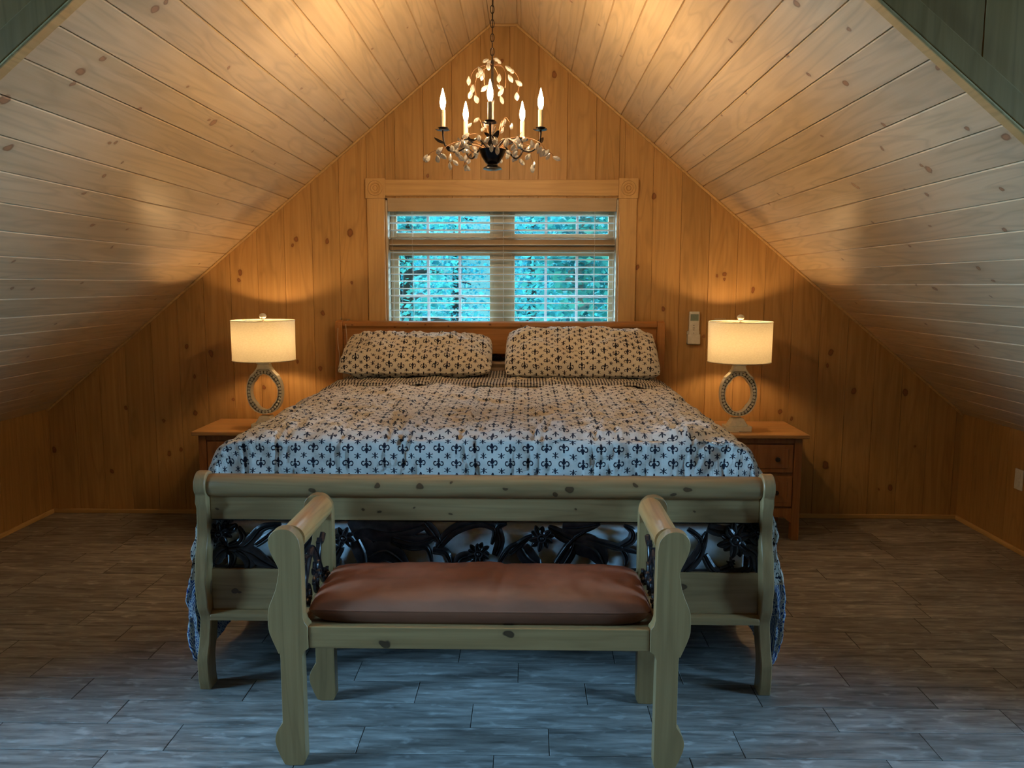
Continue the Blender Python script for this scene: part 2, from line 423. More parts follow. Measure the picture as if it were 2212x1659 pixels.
# side windows of the bigger room
for k_, (x0, x1) in enumerate(((OUTL-.15, OUTL), (OUTR, OUTR+.15))):
    r = bpy.data.objects.new('window_%d' % (2+k_), None); COL.objects.link(r); r['kind'] = 'structure'
    mb = MB(); xa, xb = x0+.05, x1-.03
    mb.box((xa, WY1, WZ1), (xb, WY1+.05, WZ2)); mb.box((xa, WY2-.05, WZ1), (xb, WY2, WZ2))
    mb.box((xa, WY1, WZ1), (xb, WY2, WZ1+.05)); mb.box((xa, WY1, WZ2-.05), (xb, WY2, WZ2))
    obj('window_frame', mb, M_sash, r)
# window over the bed
W1 = bpy.data.objects.new('window_1', None); COL.objects.link(W1); W1['kind'] = 'structure'
cz = OZ2; cw = .115
hx0, hz1 = at(787, 386, D)[0], at(828, 386, D)[1]
mb = MB().box((OX1-.001, D-.020, OZ2+.012), (OX2+.001, D, OZ2+.108)); obj('head_casing', mb, M_trimx, W1, bevel=.003)
for sx in (-1, 1):
    xc = OX1-.058 if sx < 0 else OX2+.056
    mb = MB().box((xc-.053, D-.020, .60), (xc+.053, D, OZ2)); obj('side_casing', mb, M_trimz, W1, bevel=.003)
    mb = MB().box((xc-.060, D-.030, OZ2-.004), (xc+.060, D, OZ2+.116)); ro = obj('rosette_block', mb, M_trimz, W1, bevel=.003)
    mb = MB(); prof = [(.0001,.006),(.010,.006),(.014,.001),(.018,.006),(.024,.006),(.028,.001),(.034,.006),(.042,.006),(.046,0),(.046,-.004),(.0001,-.004)]
    mb.lathe([(r_, z_) for r_, z_ in prof], (0,0,0), 32, cap=False)
    mb.v = [(xc+x_, D-.030-z_, OZ2+.056+y_) for x_, y_, z_ in mb.v]
    obj('rosette', mb, M_trimz, ro, smooth=35)
# jamb lining
mb = MB()
mb.box((OX1, D, OZ1), (OX1+.010, D+.14, OZ2)); mb.box((OX2-.010, D, OZ1), (OX2, D+.14, OZ2))
mb.box((OX1, D, OZ2-.010), (OX2, D+.14, OZ2)); mb.box((OX1, D-.01, OZ1), (OX2, D+.14, OZ1+.014))
obj('jamb', mb, plain('white_jamb', (.62,.55,.45), .5), W1)
yw0, yw1 = D+.085, D+.125
def wp(px, py, Y=yw0): return at(px, py, Y)
xm0, xm1 = wp(1066, 600)[0], wp(1106, 600)[0]
zt0, zt1 = wp(1080, 541)[1], wp(1080, 517)[1]
mb = MB(); mb.box((xm0-.002, yw0+.003, OZ1+.01), (xm1+.002, yw1, OZ2-.01)); obj('mullion', mb, M_sash, W1, bevel=.003)
mb = MB(); mb.box((OX1+.01, yw0-.03, zt0), (OX2-.01, yw1, zt1)); obj('transom_bar', mb, M_sash, W1, bevel=.004)
def sash(px0, py0, px1, py1, ox0, oz0, ox1, oz1, mx, mz):
    gx0, gz1 = wp(px0, py0); gx1, gz0 = wp(px1, py1)
    mb = MB(); a, b = yw0+.004, yw1-.004
    mb.box((ox0, a, oz0), (gx0, b, oz1)); mb.box((gx1, a, oz0), (ox1, b, oz1))
    mb.box((gx0, a, oz0), (gx1, b, gz0)); mb.box((gx0, a, gz1), (gx1, b, oz1))
    s = obj('sash', mb, M_sash, W1, bevel=.003)
    obj('glass_pane', MB().box((gx0-.002, yw0+.014, gz0-.002), (gx1+.002, yw0+.018, gz1+.002)), M_glass, s)
    mb = MB()
    for p in mx:
        x = wp(p, 600)[0]; mb.box((x-.008, yw0+.008, gz0), (x+.008, yw0+.024, gz1))
    for p in mz:
        z = wp(1080, p)[1]; mb.box((gx0, yw0+.009, z-.008), (gx1, yw0+.023, z+.008))
    obj('muntin', mb, M_munt, s)
sash(856, 463, 1058, 503, OX1+.012, zt1, xm0, OZ2-.012, (925, 993), ())
sash(1112, 463, 1314, 505, xm1, zt1, OX2-.012, OZ2-.012, (1179, 1246), ())
sash(861, 552, 1058, 745, OX1+.012, OZ1+.016, xm0, zt0, (925, 993), (640,))
sash(1112, 553, 1312, 745, xm1, OZ1+.016, OX2-.012, zt0, (1179, 1246), (640,))

# ------------------------------------------------------------------ blind
M_slat = plain('blind_slat', (.76,.75,.72), .4)
M_val = wood('blind_valance', (.42,.31,.20), (.50,.38,.25), 'x', tint=.01, blotch=.1)
M_cord = plain('blind_cord', (.6,.57,.5), .8)
BL = thing('window_blind', 'open horizontal slat blind with beige valance covering the four-part window over the bed', 'blind', loc=(BC, D+.03, OZ2))
BL_off = Vector((BC, D+.03, OZ2))
def sub(name, mb, mat, root, **k):
    """mesh given in world coordinates, parented to a thing placed at root.location"""
    o = Vector(root.location); mb.v = [(v[0]-o.x, v[1]-o.y, v[2]-o.z) for v in mb.v]
    return obj(name, mb, mat, root, **k)
vz0, vz1 = at(1080, 457, D)[1], at(1080, 429, D)[1]
sub('valance', MB().box((OX1+.012, D-.004, vz0), (OX2-.012, D+.010, vz1)), M_val, BL, bevel=.003)
sub('headrail', MB().box((OX1+.016, D+.012, vz0+.03), (OX2-.016, D+.06, vz1)), M_slat, BL)
z = 1.262; i = 0
while z < vz0-.005:
    mb = MB(); x0, x1 = OX1+.016, OX2-.016; ya, yb = D+.010, D+.058
    tilt = .0022 + .0006*math.sin(i*2.1)
    prof = [(ya, z+tilt-.0014), ((ya+yb)/2, z+.0012), (yb, z-tilt-.0014), (yb, z-tilt+.0014), ((ya+yb)/2, z+.0040), (ya, z+tilt+.0014)]
    mb.prism(prof, 'x', x0, x1)
    sub('slat', mb, M_slat, BL, smooth=60)
    z += .0447; i += 1
sub('bottom_rail', MB().box((OX1+.016, D+.010, 1.218), (OX2-.016, D+.056, 1.234)), M_slat, BL, bevel=.003)
for px in (848, 891, 1087, 1284, 1326):
    x = at(px, 600, D)[0]
    mb = MB(); 
    for yy in (D+.010, D+.058): mb.tube([(x, yy, 1.23), (x, yy, vz0+.02)], .0011, 5)
    sub('ladder_cord', mb, M_cord, BL)
# ------------------------------------------------------------------ bed
PB1, PB2 = (.29,.16,.064), (.39,.235,.105)
bk = lambda l, Y, s=1/520: [(*at(x, y, Y), r*s*.5) for x, y, r in l]
bed_knots = bk([(772,1056,9),(913,1045,7),(1003,1048,10),(1323,1054,10),(1295,1065,7),(1576,1054,9),(1546,1065,7),(1570,1270,11),(1565,1326,11),(1490,1270,6),(597,1279,8),(605,1282,5),(912,1108,5),(878,1101,4),
   (985,1100,3),(1068,1109,4),(1340,1102,4),(1526,1109,4),(1527,1093,4),(1596,1107,3),(560,1100,4),(1070,1040,4),(1185,1050,6),(1465,1045,5)], 2.78)
M_bed = wood('pine_bed', PB1, PB2, 'x', bed_knots, 'xh', rough=.38, spec=.45, tint=.02, blotch=.45, knotcol=(.045,.018,.007))
M_bedz = wood('pine_bed_upright', PB1, PB2, 'z', rand_knots=(.2,.25,.008), rough=.38, spec=.45, tint=.02, blotch=.25, knotcol=(.10,.05,.025))
HB1, HB2 = (.36,.155,.048), (.47,.22,.075)
M_head = wood('pine_headboard', HB1, HB2, 'x', bk([(905,707,4),(933,701,4),(972,703,4),(1023,705,4),(815,703,4),(766,706,4),(1113,703,5),(1180,704,3)], 4.87), 'xh', rough=.36, tint=.02, knotcol=(.10,.03,.015))
M_headz = wood('pine_headboard_upright', HB1, HB2, 'z', rough=.36, tint=.02)
def m_iron():
    m, t = newmat('dark_iron')
    tc = t.n('ShaderNodeTexCoord').outputs['Object']
    nz = t.n('ShaderNodeTexNoise', {'Vector': tc, 'Scale': 45.0, 'Detail': 4.0}).outputs[0]
    col = t.mix(t.mr(nz, .35, .7), (.012,.009,.010), (.036,.024,.024))
    bmp = t.n('ShaderNodeBump', {'Strength': .3, 'Distance': .002, 'Height': nz}).outputs[0]
    b = t.n('ShaderNodeBsdfPrincipled', {'Base Color': col, 'Roughness': .33, 'Metallic': .35, 'Specular IOR Level': .6, 'Normal': bmp})
    t.out(b.outputs[0]); return m
M_iron = m_iron()

BED = thing('sleigh_bed', 'king-size pine sleigh bed with rolled footboard and dark ironwork flower panel, standing under the window', 'bed', loc=(BC, 2.80, 0))
FY = 2.80                       # middle plane of the footboard
FXL, FXR = -1.168, .866         # outer faces of the posts
PW = .041
def front_curve(z):
    # front edge of the S-shaped post, read from the silhouette
    pts = [(0,2.758),(.05,2.745),(.12,2.738),(.20,2.762),(.26,2.772),(.33,2.742),(.42,2.726),(.50,2.735),(.60,2.757),(.68,2.758),(.715,2.742)]
    for (z0, y0), (z1, y1) in zip(pts[:-1], pts[1:]):
        if z <= z1:
            t = (z-z0)/(z1-z0); t = t*t*(3-2*t); return y0+(y1-y0)*t
    return pts[-1][1]
def back_curve(z): return front_curve(z)+.070+(.012 if z > .6 else .0)
prof = [(front_curve(z), z) for z in [i*.72/36 for i in range(36)]]
cR = .047; cc = (2.786, .762)
for k in range(19):
    a = R_(225-k*15)
    prof.append((cc[0]+cR*math.cos(a), cc[1]+cR*math.sin(a)))
prof += [(back_curve(z), z) for z in [i*.70/30 for i in range(30, -1, -1)]]
for xs in (FXL, FXR-PW):
    mb = MB().prism(prof, 'x', xs, xs+PW); sg = -1 if xs < 0 else 1
    mb.v = [(v[0]+sg*.017*max(0, 1-v[2]/.60), v[1], v[2]) for v in mb.v]      # the posts splay a little towards the floor
    sub('footboard_post', mb, M_bedz, BED, bevel=.004, smooth=40)
IX0, IX1 = FXL+PW, FXR-PW
# roll, slightly barrelled ends
rp = []
mb = MB()
Lx = IX1-IX0
pts = [(IX0+.001, 2.787, .758)] + [(IX0+.012, 2.787, .758)] + [(IX0+Lx*t, 2.787, .758) for t in (.1,.3,.5,.7,.9)] + [(IX1-.012, 2.787, .758), (IX1-.001, 2.787, .758)]
mb.tube(pts, [.037,.0405,.0405,.0405,.0405,.0405,.0405,.0405,.037], 32)
sub('footboard_roll', mb, M_bed, BED, smooth=50)
sub('upper_panel', MB().box((IX0, 2.782, .632), (IX1, 2.812, .735)), M_bed, BED, bevel=.004)
sub('lower_panel', MB().box((IX0-.008, 2.786, .285), (IX1+.008, 2.812, .447)), M_bed, BED, bevel=.003)
sub('bottom_moulding', MB().prism([(2.762,.262),(2.812,.262),(2.812,.296),(2.778,.296),(2.766,.286),(2.762,.276)], 'x', IX0-.010, IX1+.010), M_bed, BED, bevel=.002)
# side rails and headboard
for xs in (FXL+.012, FXR-.040):
    sub('side_rail', MB().box((xs, 2.83, .25), (xs+.028, 4.86, .42)), M_bed, BED, bevel=.003)
HXL, HXR = -1.170, .838
hp = [(4.90,0),(4.985,0),(4.985,.6),(4.975,.95),(4.985,1.16),(4.99,1.215),(4.975,1.242),(4.935,1.250),(4.905,1.240),(4.893,1.21),(4.898,1.15),(4.885,.9),(4.88,.6),(4.89,.3)]
for xs in (HXL, HXR-.046):
    sub('headboard_post', MB().prism(hp, 'x', xs, xs+.046), M_headz, BED, bevel=.006, smooth=40)
hx0, hx1 = HXL+.046, HXR-.046
mb = MB(); mb.prism([(4.915,1.045),(4.950,1.045),(4.950,1.21),(4.975,1.225),(4.965,1.243),(4.925,1.246),(4.905,1.236),(4.903,1.214),(4.915,1.20)], 'x', hx0, hx1)
sub('headboard_panel', mb, M_head, BED, bevel=.004, smooth=40)
sub('headboard_ledge', MB().prism([(4.885,.60),(4.950,.60),(4.950,1.000),(4.880,1.000),(4.872,.988),(4.885,.965)], 'x', hx0, hx1), wood('pine_headboard_lower', (.40,.27,.19), (.50,.36,.26), 'x', tint=.02), BED, bevel=.003)

# --- ironwork
def strip(mb, cl, width, place, thick=.010, ridge=.007, taper=(.25, .05), n=5):
    """a leaf or vine: 2D centreline in the plane, full width in metres"""
    P = spline([(p[0], p[1], 0) for p in cl], n); m = len(P); vs = []; fs = []
    for i, p in enumerate(P):
        t = i/(m-1); d = P[min(i+1, m-1)]-P[max(i-1, 0)]
        if d.length < 1e-9: d = Vector((1,0,0))
        d.normalize(); nn = Vector((-d.y, d.x, 0))
        w = width*.5*max(math.sin(math.pi*min(max(taper[0]+(1-taper[0]-taper[1])*t, 0), 1))**.8, .06)
        for s, h in ((-1,0),(-.5,ridge*.7),(-.12,ridge*.35),(0,ridge),(.12,ridge*.35),(.5,ridge*.7),(1,0)):
            q = p+nn*(w*s); vs.append(place(q.x, q.y, h))
        q = p+nn*w; vs.append(place(q.x, q.y, -thick)); q = p-nn*w; vs.append(place(q.x, q.y, -thick))
    for i in range(m-1):
        for k in range(9): fs.append((i*9+k, i*9+(k+1) % 9, (i+1)*9+(k+1) % 9, (i+1)*9+k))
    fs.append(tuple(range(9))); fs.append(tuple(range((m-1)*9, m*9)))
    mb.add(vs, fs)
def flower(mb, c, r, place, petals=9, rot=0):
    for k in range(petals):
        a = 2*math.pi*k/petals+rot+rng.uniform(-.12, .12); rr = r*rng.uniform(.85, 1.08)
        cl = [(c[0]+math.cos(a)*r*.22, c[1]+math.sin(a)*r*.22), (c[0]+math.cos(a+.08)*rr*.6, c[1]+math.sin(a+.08)*rr*.6), (c[0]+math.cos(a)*rr, c[1]+math.sin(a)*rr)]
        h0 = .006*(k % 2)
        strip(mb, cl, r*.46, lambda x, y, h: place(x, y, h+h0+.003), thick=.004, ridge=.006, taper=(.2, .03), n=4)
    ring = []
    n = 16; rings = [(r*.34, .004), (r*.34, .014), (r*.27, .019), (r*.20, .014), (r*.12, .018), (.0005, .020)]
    vs = [place(c[0]+q*math.cos(2*math.pi*k/n), c[1]+q*math.sin(2*math.pi*k/n), h) for q, h in rings for k in range(n)]
    fs = [(i*n+k, i*n+(k+1) % n, (i+1)*n+(k+1) % n, (i+1)*n+k) for i in range(len(rings)-1) for k in range(n)]
    mb.add(vs, fs)
PXM = 2.80/1735.0
def fplace(x, z, h): return (x, 2.798-h, z)
leaves = [
 ([(494,1183),(525,1180),(545,1164),(566,1141),(606,1133)],26),([(552,1177),(572,1163),(593,1146),(604,1140)],18),([(495,1180),(517,1171),(523,1157),(514,1138)],18),
 ([(488,1189),(502,1199),(498,1222),(476,1238)],15),([(511,1187),(533,1202),(538,1221),(526,1240)],30),([(518,1187),(545,1198),(566,1212),(603,1231)],34),
 ([(462,1215),(474,1196),(492,1185)],30),([(462,1170),(478,1150),(500,1142),(510,1134)],24),([(600,1215),(640,1200),(680,1150),(700,1140)],26),([(600,1235),(650,1236),(690,1200)],24),
 ([(735,1180),(722,1205),(728,1232)],26),([(760,1150),(790,1140),(850,1148),(926,1132)],58),([(775,1165),(790,1200),(790,1236)],52),([(850,1160),(900,1172),(943,1158)],30),
 ([(796,1203),(835,1190),(880,1222)],48),([(850,1172),(890,1183),(922,1184),(934,1222)],16),([(935,1190),(962,1194),(976,1222)],20),
 ([(918,1130),(938,1155),(955,1178)],24),([(944,1183),(980,1146),(1034,1128),(1070,1143),(1062,1176)],26),([(1078,1218),(1100,1185),(1130,1170)],12),
 ([(985,1222),(1000,1205),(1034,1200)],26),([(1070,1200),(1080,1170),(1075,1140),(1095,1132)],22),([(1100,1196),(1127,1172),(1150,1157)],16),
 ([(1127,1183),(1143,1206),(1170,1222)],40),([(1200,1216),(1236,1168),(1278,1140)],13),([(1236,1168),(1210,1155),(1185,1138)],26),([(1215,1140),(1250,1140),(1296,1131)],34),
 ([(1238,1172),(1283,1186),(1306,1222)],54),([(1215,1222),(1232,1195),(1240,1175)],26),([(1265,1164),(1317,1178),(1344,1186),(1382,1196)],17),([(1345,1188),(1353,1204),(1351,1222)],13),
 ([(1340,1182),(1364,1167),(1366,1148),(1348,1136)],20),([(1380,1150),(1400,1180),(1395,1230)],30),([(1410,1215),(1440,1190),(1470,1150)],20),
 ([(1487,1144),(1512,1165),(1513,1197),(1470,1238)],13),([(1522,1200),(1542,1232),(1578,1240),(1618,1229),(1620,1200)],22),([(1477,1236),(1507,1202),(1527,1150)],26),
 ([(1530,1140),(1560,1148),(1590,1140)],26),([(1600,1180),(1632,1200),(1636,1238)],30),([(1610,1160),(1634,1180),(1640,1160)],26),([(1555,1232),(1578,1222),(1579,1205)],10)]
mb = MB()
for cl, wd in leaves: strip(mb, [at(x, y, 2.797) for x, y in cl], wd*PXM, fplace)
# a plain frame bar behind the vines carries them
for x0, x1 in ((IX0, IX1),):
    mb.box((x0, 2.800, .447), (x1, 2.808, .455)); mb.box((x0, 2.800, .624), (x1, 2.808, .632))
IW = sub('ironwork_panel', mb, M_iron, BED, smooth=50)
for (px, py, r, n_) in ((475,1152,26,10),(743,1161,27,8),(1034,1195,28,11),(1170,1161,30,10),(1587,1166,40,11),(1636,1146,24,9),(1578,1217,11,7),(665,1220,22,8)):
    mb = MB(); flower(mb, at(px, py, 2.79), r*PXM, lambda x, z, h: (x, 2.790-h, z), n_, rot=px*.1)
    o = Vector(BED.location); mb.v = [(v[0]-o.x, v[1]-o.y, v[2]-o.z) for v in mb.v]
    obj('iron_flower', mb, M_iron, IW, smooth=50)
# headboard ironwork, only a glimpse between the pillows
mb = MB()
hpl = lambda x, z, h: (x, 4.925-h, z)
for k in range(13):
    x = hx0+.08+k*.145
    strip(mb, [(x-.07, 1.006), (x-.02, 1.034), (x+.03, 1.014), (x+.07, 1.036)], .022, hpl)
    flower(mb, (x, 1.023), .022, hpl, 7, k)
sub('headboard_ironwork', mb, M_iron, BED, smooth=50)

# ------------------------------------------------------------------ mattress, box spring
M_tick = plain('mattress_fabric', (.76,.79,.82), .9)
tag(obj('box_spring', MB().box((IX0+.03, 2.828, .30), (IX1-.03, 4.86, .60)), M_tick, bevel=.03, smooth=50, seg=3), 'pale fabric box spring glimpsed through the footboard ironwork under the mattress', 'box spring')
tag(obj('mattress', MB().box((BC-.93, 2.872, .603), (BC+.93, 4.85, .905)), M_tick, bevel=.06, seg=4, smooth=60), 'thick pale mattress lying under the printed quilt', 'mattress')

# ------------------------------------------------------------------ quilt fabric
def m_quilt(name, border=False, offs=(0, 0)):
    m, t = newmat(name)
    uv = t.n('ShaderNodeUVMap', uv_map='UVMap').outputs[0]
    if offs != (0, 0): uv = t.n('ShaderNodeVectorMath', {0: uv, 1: (offs[0], offs[1], 0)}, operation='ADD').outputs[0]
    nzd = t.n('ShaderNodeTexNoise', {'Vector': uv, 'Scale': 9.0, 'Detail': 1.0}).outputs['Color']
    nzd = t.n('ShaderNodeVectorMath', {0: nzd, 1: (.5,.5,.5)}, operation='SUBTRACT').outputs[0]
    nzd = t.n('ShaderNodeVectorMath', {0: nzd, 'Scale': .016}, operation='SCALE').outputs[0]
    uvd = t.n('ShaderNodeVectorMath', {0: uv, 1: nzd}, operation='ADD').outputs[0]
    s = t.n('ShaderNodeSeparateXYZ', {0: uvd}); u, v = s.outputs[0], s.outputs[1]
    w, H = .0650, .0545
    def cell(du, dv):
        cu = t.m('ADD', t.m('DIVIDE', u, w), du); cv = t.m('ADD', t.m('DIVIDE', v, H), dv)
        x = t.m('MULTIPLY', t.m('SUBTRACT', t.m('FRACT', cu), .5), w)
        y = t.m('MULTIPLY', t.m('SUBTRACT', t.m('FRACT', cv), .5), H)
        par = t.m('SUBTRACT', 1.0, t.m('MULTIPLY', t.m('FLOORED_MODULO', t.m('FLOOR', cu), 2.0), 2.0))
        return t.m('ABSOLUTE', x), t.m('MULTIPLY', y, par)
    def ell(X, Y, cx, cy, rx, ry):
        a = t.m('DIVIDE', t.m('SUBTRACT', X, cx), rx); b = t.m('DIVIDE', t.m('SUBTRACT', Y, cy), ry)
        return t.m('SUBTRACT', t.m('SQRT', t.m('ADD', t.m('MULTIPLY', a, a), t.m('MULTIPLY', b, b))), 1.0)
    def mn(*a):
        r = a[0]
        for b in a[1:]: r = t.m('MINIMUM', r, b)
        return r
    x, y = cell(0.0, 0.0); k = .0185
    X, Y = t.m('DIVIDE', x, k), t.m('DIVIDE', y, k)
    ring = t.m('SUBTRACT', t.m('ABSOLUTE', ell(X, Y, .60, .06, .34, .40)), .30)
    ring = t.m('MAXIMUM', ring, t.m('MINIMUM', t.m('SUBTRACT', -.02, Y), t.m('SUBTRACT', .62, X)))
    fl = mn(ell(X, Y, 0, .40, .27, .64), ell(X, Y, 0, -.60, .20, .42), ell(X, Y, 0, -.34, .34, .10), ell(X, Y, .66, -.34, .26, .13), ring)
    x2, y2 = cell(.5, .5); k2 = .0125
    X2, Y2 = t.m('DIVIDE', x2, k2), t.m('DIVIDE', y2, k2)
    rr = t.m('SQRT', t.m('ADD', t.m('MULTIPLY', X2, X2), t.m('MULTIPLY', Y2, Y2)))
    leg1 = t.m('MAXIMUM', t.m('SUBTRACT', t.m('ABSOLUTE', t.m('SUBTRACT', Y2, t.m('MULTIPLY', X2, .75))), .13), t.m('SUBTRACT', rr, 1.0))
    leg2 = t.m('MAXIMUM', t.m('SUBTRACT', t.m('ABSOLUTE', t.m('ADD', Y2, t.m('MULTIPLY', X2, .45))), .12), t.m('SUBTRACT', rr, 1.05))
    st = mn(ell(X2, Y2, 0, .42, .24, .55), ell(X2, Y2, 0, -.40, .20, .45), leg1, leg2)
    mask = t.m('MAXIMUM', t.mr(fl, .06, -.04), t.mr(st, .06, -.04))
    ivory = (.70,.655,.585); ink = (.016,.016,.030)
    fn = t.n('ShaderNodeTexNoise', {'Vector': uv, 'Scale': 30.0, 'Detail': 3.0}).outputs[0]
    base = t.mix(t.mr(fn, .3, .7), ivory, (.76,.715,.65))
    col = t.mix(mask, base, ink)
    if border:
        # patchwork band near the hem: navy and white figured cloth in long diagonal patches
        su = t.n('ShaderNodeSeparateXYZ', {0: uv}); au = t.m('ABSOLUTE', su.outputs[0])
        bs = t.n('ShaderNodeVectorMath', {0: uv, 'Scale': 55.0}, operation='SCALE').outputs[0]
        vo = t.n('ShaderNodeTexVoronoi', {'Vector': bs, 'Scale': 1.0}, feature='DISTANCE_TO_EDGE').outputs[0]
        nn = t.n('ShaderNodeTexNoise', {'Vector': bs, 'Scale': .9, 'Detail': 2.0, 'Distortion': 1.5}).outputs[0]
        fig = t.m('MAXIMUM', t.m('LESS_THAN', vo, .10), t.m('LESS_THAN', t.m('ABSOLUTE', t.m('SUBTRACT', nn, .5)), .035))
        stripe = t.m('GREATER_THAN', t.m('FRACT', t.m('MULTIPLY', t.m('ADD', su.outputs[1], t.m('MULTIPLY', su.outputs[0], .6)), 70.0)), .5)
        pid = t.m('FLOORED_MODULO', t.m('FLOOR', t.m('ADD', t.m('MULTIPLY', au, 9.0), t.m('MULTIPLY', su.outputs[1], 6.0))), 3.0)
        pat = t.n('ShaderNodeMix', {0: t.m('LESS_THAN', pid, .5), 2: fig, 3: stripe}, data_type='FLOAT').outputs[0]
        bcol = t.mix(pat, (.025,.075,.30), (.60,.68,.76))
        col = t.mix(t.m('GREATER_THAN', au, 1.49), col, bcol)
    # fine puckers of the hand quilting
    A = t.n('ShaderNodeVectorMath', {0: uv, 1: (26, 75, 1)}, operation='MULTIPLY').outputs[0]
    b1 = t.n('ShaderNodeTexNoise', {'Vector': A, 'Scale': 1.0, 'Detail': 2.0, 'Distortion': .8}).outputs[0]
    B = t.n('ShaderNodeVectorMath', {0: uv, 1: (110, 22, 1)}, operation='MULTIPLY').outputs[0]
    b2 = t.n('ShaderNodeTexNoise', {'Vector': B, 'Scale': 1.0, 'Detail': 1.0}).outputs[0]
    h = t.m('ADD', b1, t.m('MULTIPLY', b2, .5))
    bmp = t.n('ShaderNodeBump', {'Strength': .55, 'Distance': .006, 'Height': h}).outputs[0]
    b = t.n('ShaderNodeBsdfPrincipled', {'Base Color': col, 'Roughness': .85, 'Specular IOR Level': .15, 'Normal': bmp, 'Sheen Weight': .15})
    t.out(b.outputs[0]); return m
M_quilt = m_quilt('fleur_quilt', True); M_sham = m_quilt('fleur_sham', False, (.3, .2))
def m_check():
    m, t = newmat('ticking_check')
    uv = t.n('ShaderNodeUVMap', uv_map='UVMap').outputs[0]
    s = t.n('ShaderNodeSeparateXYZ', {0: uv}); p = .0165
    a = t.m('GREATER_THAN', t.m('FRACT', t.m('DIVIDE', s.outputs[0], p)), .52)
    b_ = t.m('GREATER_THAN', t.m('FRACT', t.m('DIVIDE', s.outputs[1], p*1.15)), .62)
    f = t.m('MULTIPLY', t.m('ADD', a, b_), .5)
    f = t.m('ADD', t.m('MULTIPLY', a, .78), t.m('MULTIPLY', b_, .35), clamp=True)
    col = t.mix(f, (.68,.65,.60), (.02,.02,.04))
    b = t.n('ShaderNodeBsdfPrincipled', {'Base Color': col, 'Roughness': .85, 'Specular IOR Level': .15})
    t.out(b.outputs[0]); return m
M_check = m_check()

# cross-section of the cover: offset from the bed's centre line and height, by arc length
XS = [(0,.934),(.30,.936),(.60,.934),(.80,.928),(.88,.918),(.94,.893),(.975,.855),(1.0,.80),(1.022,.72),(1.043,.62),(1.066,.50),(1.090,.38),(1.104,.28),(1.102,.18),(1.085,.10),(1.072,.075)]
XP = spline([(a, b, 0) for a, b in XS], 12)
arc = [0]
for a, b in zip(XP[:-1], XP[1:]): arc.append(arc[-1]+(b-a).length)
SL_MAX = arc[-1]
def xsec(s):
    s = min(max(s, 0), SL_MAX); 
    lo_, hi_ = 0, len(arc)-1
    while hi_-lo_ > 1:
        mid = (lo_+hi_)//2
        if arc[mid] <= s: lo_ = mid
        else: hi_ = mid
    t = (s-arc[lo_])/(arc[hi_]-arc[lo_]); p = XP[lo_].lerp(XP[hi_], t)
    d = (XP[hi_]-XP[lo_]).normalized()
    return p.x, p.y, Vector((-d.y*-1, d.x, 0)) if False else Vector((-d.y, d.x, 0))
pleat_px = [(720,.9),(745,.7),(826,1.0),(868,.9),(897,.8),(998,1.1),(1012,.7),(1036,.6),(1158,1.0),(1173,.8),(1290,.9),(1318,.7),(1468,.8),(1500,.7),(590,.9),(540,.8),(625,.5),(1570,.6),(1095,.4),(1400,.5)]
pleats = [(at(px, 990, 2.86)[0]-BC, a) for px, a in pleat_px]
def quilt_mesh(t0, t1, nt, s1, ns, lift=0., foot=True, wr=1.0, arcfn=lambda t: t1):
    """t: along the bed from the foot fold (arc length), s: across"""
    vs = []; uv = []; fs = []
    r = .05; yf = 2.852 if foot else 0
    for i in range(nt+1):
        t = t0+(t1-t0)*i/nt
        for j in range(2*ns+1):
            s = s1*(j-ns)/ns; sg = 1 if s >= 0 else -1
            ox, oz, nn = xsec(abs(s))
            # the foot end: quarter round then a drop
            if foot:
                q = math.pi/2*r
                if t < -q: y = yf; dz = r+(-q-t)
                elif t < 0: a = -t/r; y = yf+r-r*math.sin(a); dz = r-r*math.cos(a)
                else: y = yf+r+t; dz = 0
            else: y = t+yf; dz = 0
            z = oz
            if foot and dz > 0:
                zt = .934-dz*1.0 - .0
                k = .05; hh = max(0, 1-abs(oz-zt)/k); z = min(oz, zt)-hh*hh*k*.25
                if oz < zt-.02: y = min(y, yf+.03) + .0
                ox = ox - .02*min(dz/.12, 1)*max(0, min(1, (ox-.80)/.15))
            x = ox
            n1 = noise.noise(Vector((s*5.1, t*4.3, 3.1)))
            n2 = noise.noise(Vector((s*17, t*34, 7.7)))
            n3 = noise.noise(Vector((s*30, t*11, 1.7)))
            n4 = noise.noise(Vector((s*9, t*13, 5.7)))
            dsp = wr*(n1*.016 + n2*.0080 + n3*.0070 + n4*.012)
            pl = 0
            for pc, pa in pleats:
                d = s*1.0-pc-.02*math.sin(t*9+pc*30)
                if abs(d) < .05:
                    pl += pa*(math.exp(-(d/.006)**2)*-.016 + math.exp(-((d-.012)/.007)**2)*.010 + math.exp(-((d+.014)/.008)**2)*.007)
            pf = max(0, min(1, 1.0-(t-.1)/1.1)) if foot else 0
            dsp += pl*(.35+.65*pf if t > 0 else 1.0)
            if abs(s) > 1.0: 
                fold = math.sin(t*15+abs(s)*2)*.012*min(1, (abs(s)-1.0)/.3); dsp += fold
            nx, nz = nn.x, nn.y
            if foot and t < -.04 and oz > .934-dz-.03:
                P = (sg*(x), y-max(dsp, -.018)*1.0, z+n2*.002)
            else:
                P = (sg*(x+nx*dsp), y, z+nz*dsp)
            vs.append((BC+P[0], P[1], P[2]+lift)); uv.append((s, t))
    W_ = 2*ns+1
    for i in range(nt):
        for j in range(2*ns):
            fs.append((i*W_+j, i*W_+j+1, (i+1)*W_+j+1, (i+1)*W_+j))
    return vs, fs, uv
vs, fs, uv = quilt_mesh(-.24, 1.90, 178, SL_MAX, 120)
mb = MB(); mb.v = vs; mb.f = fs
Q = obj('quilt', mb, M_quilt, uv=uv, smooth=180)
sm = Q.modifiers.new('thickness', 'SOLIDIFY'); sm.thickness = .008; sm.offset = -1
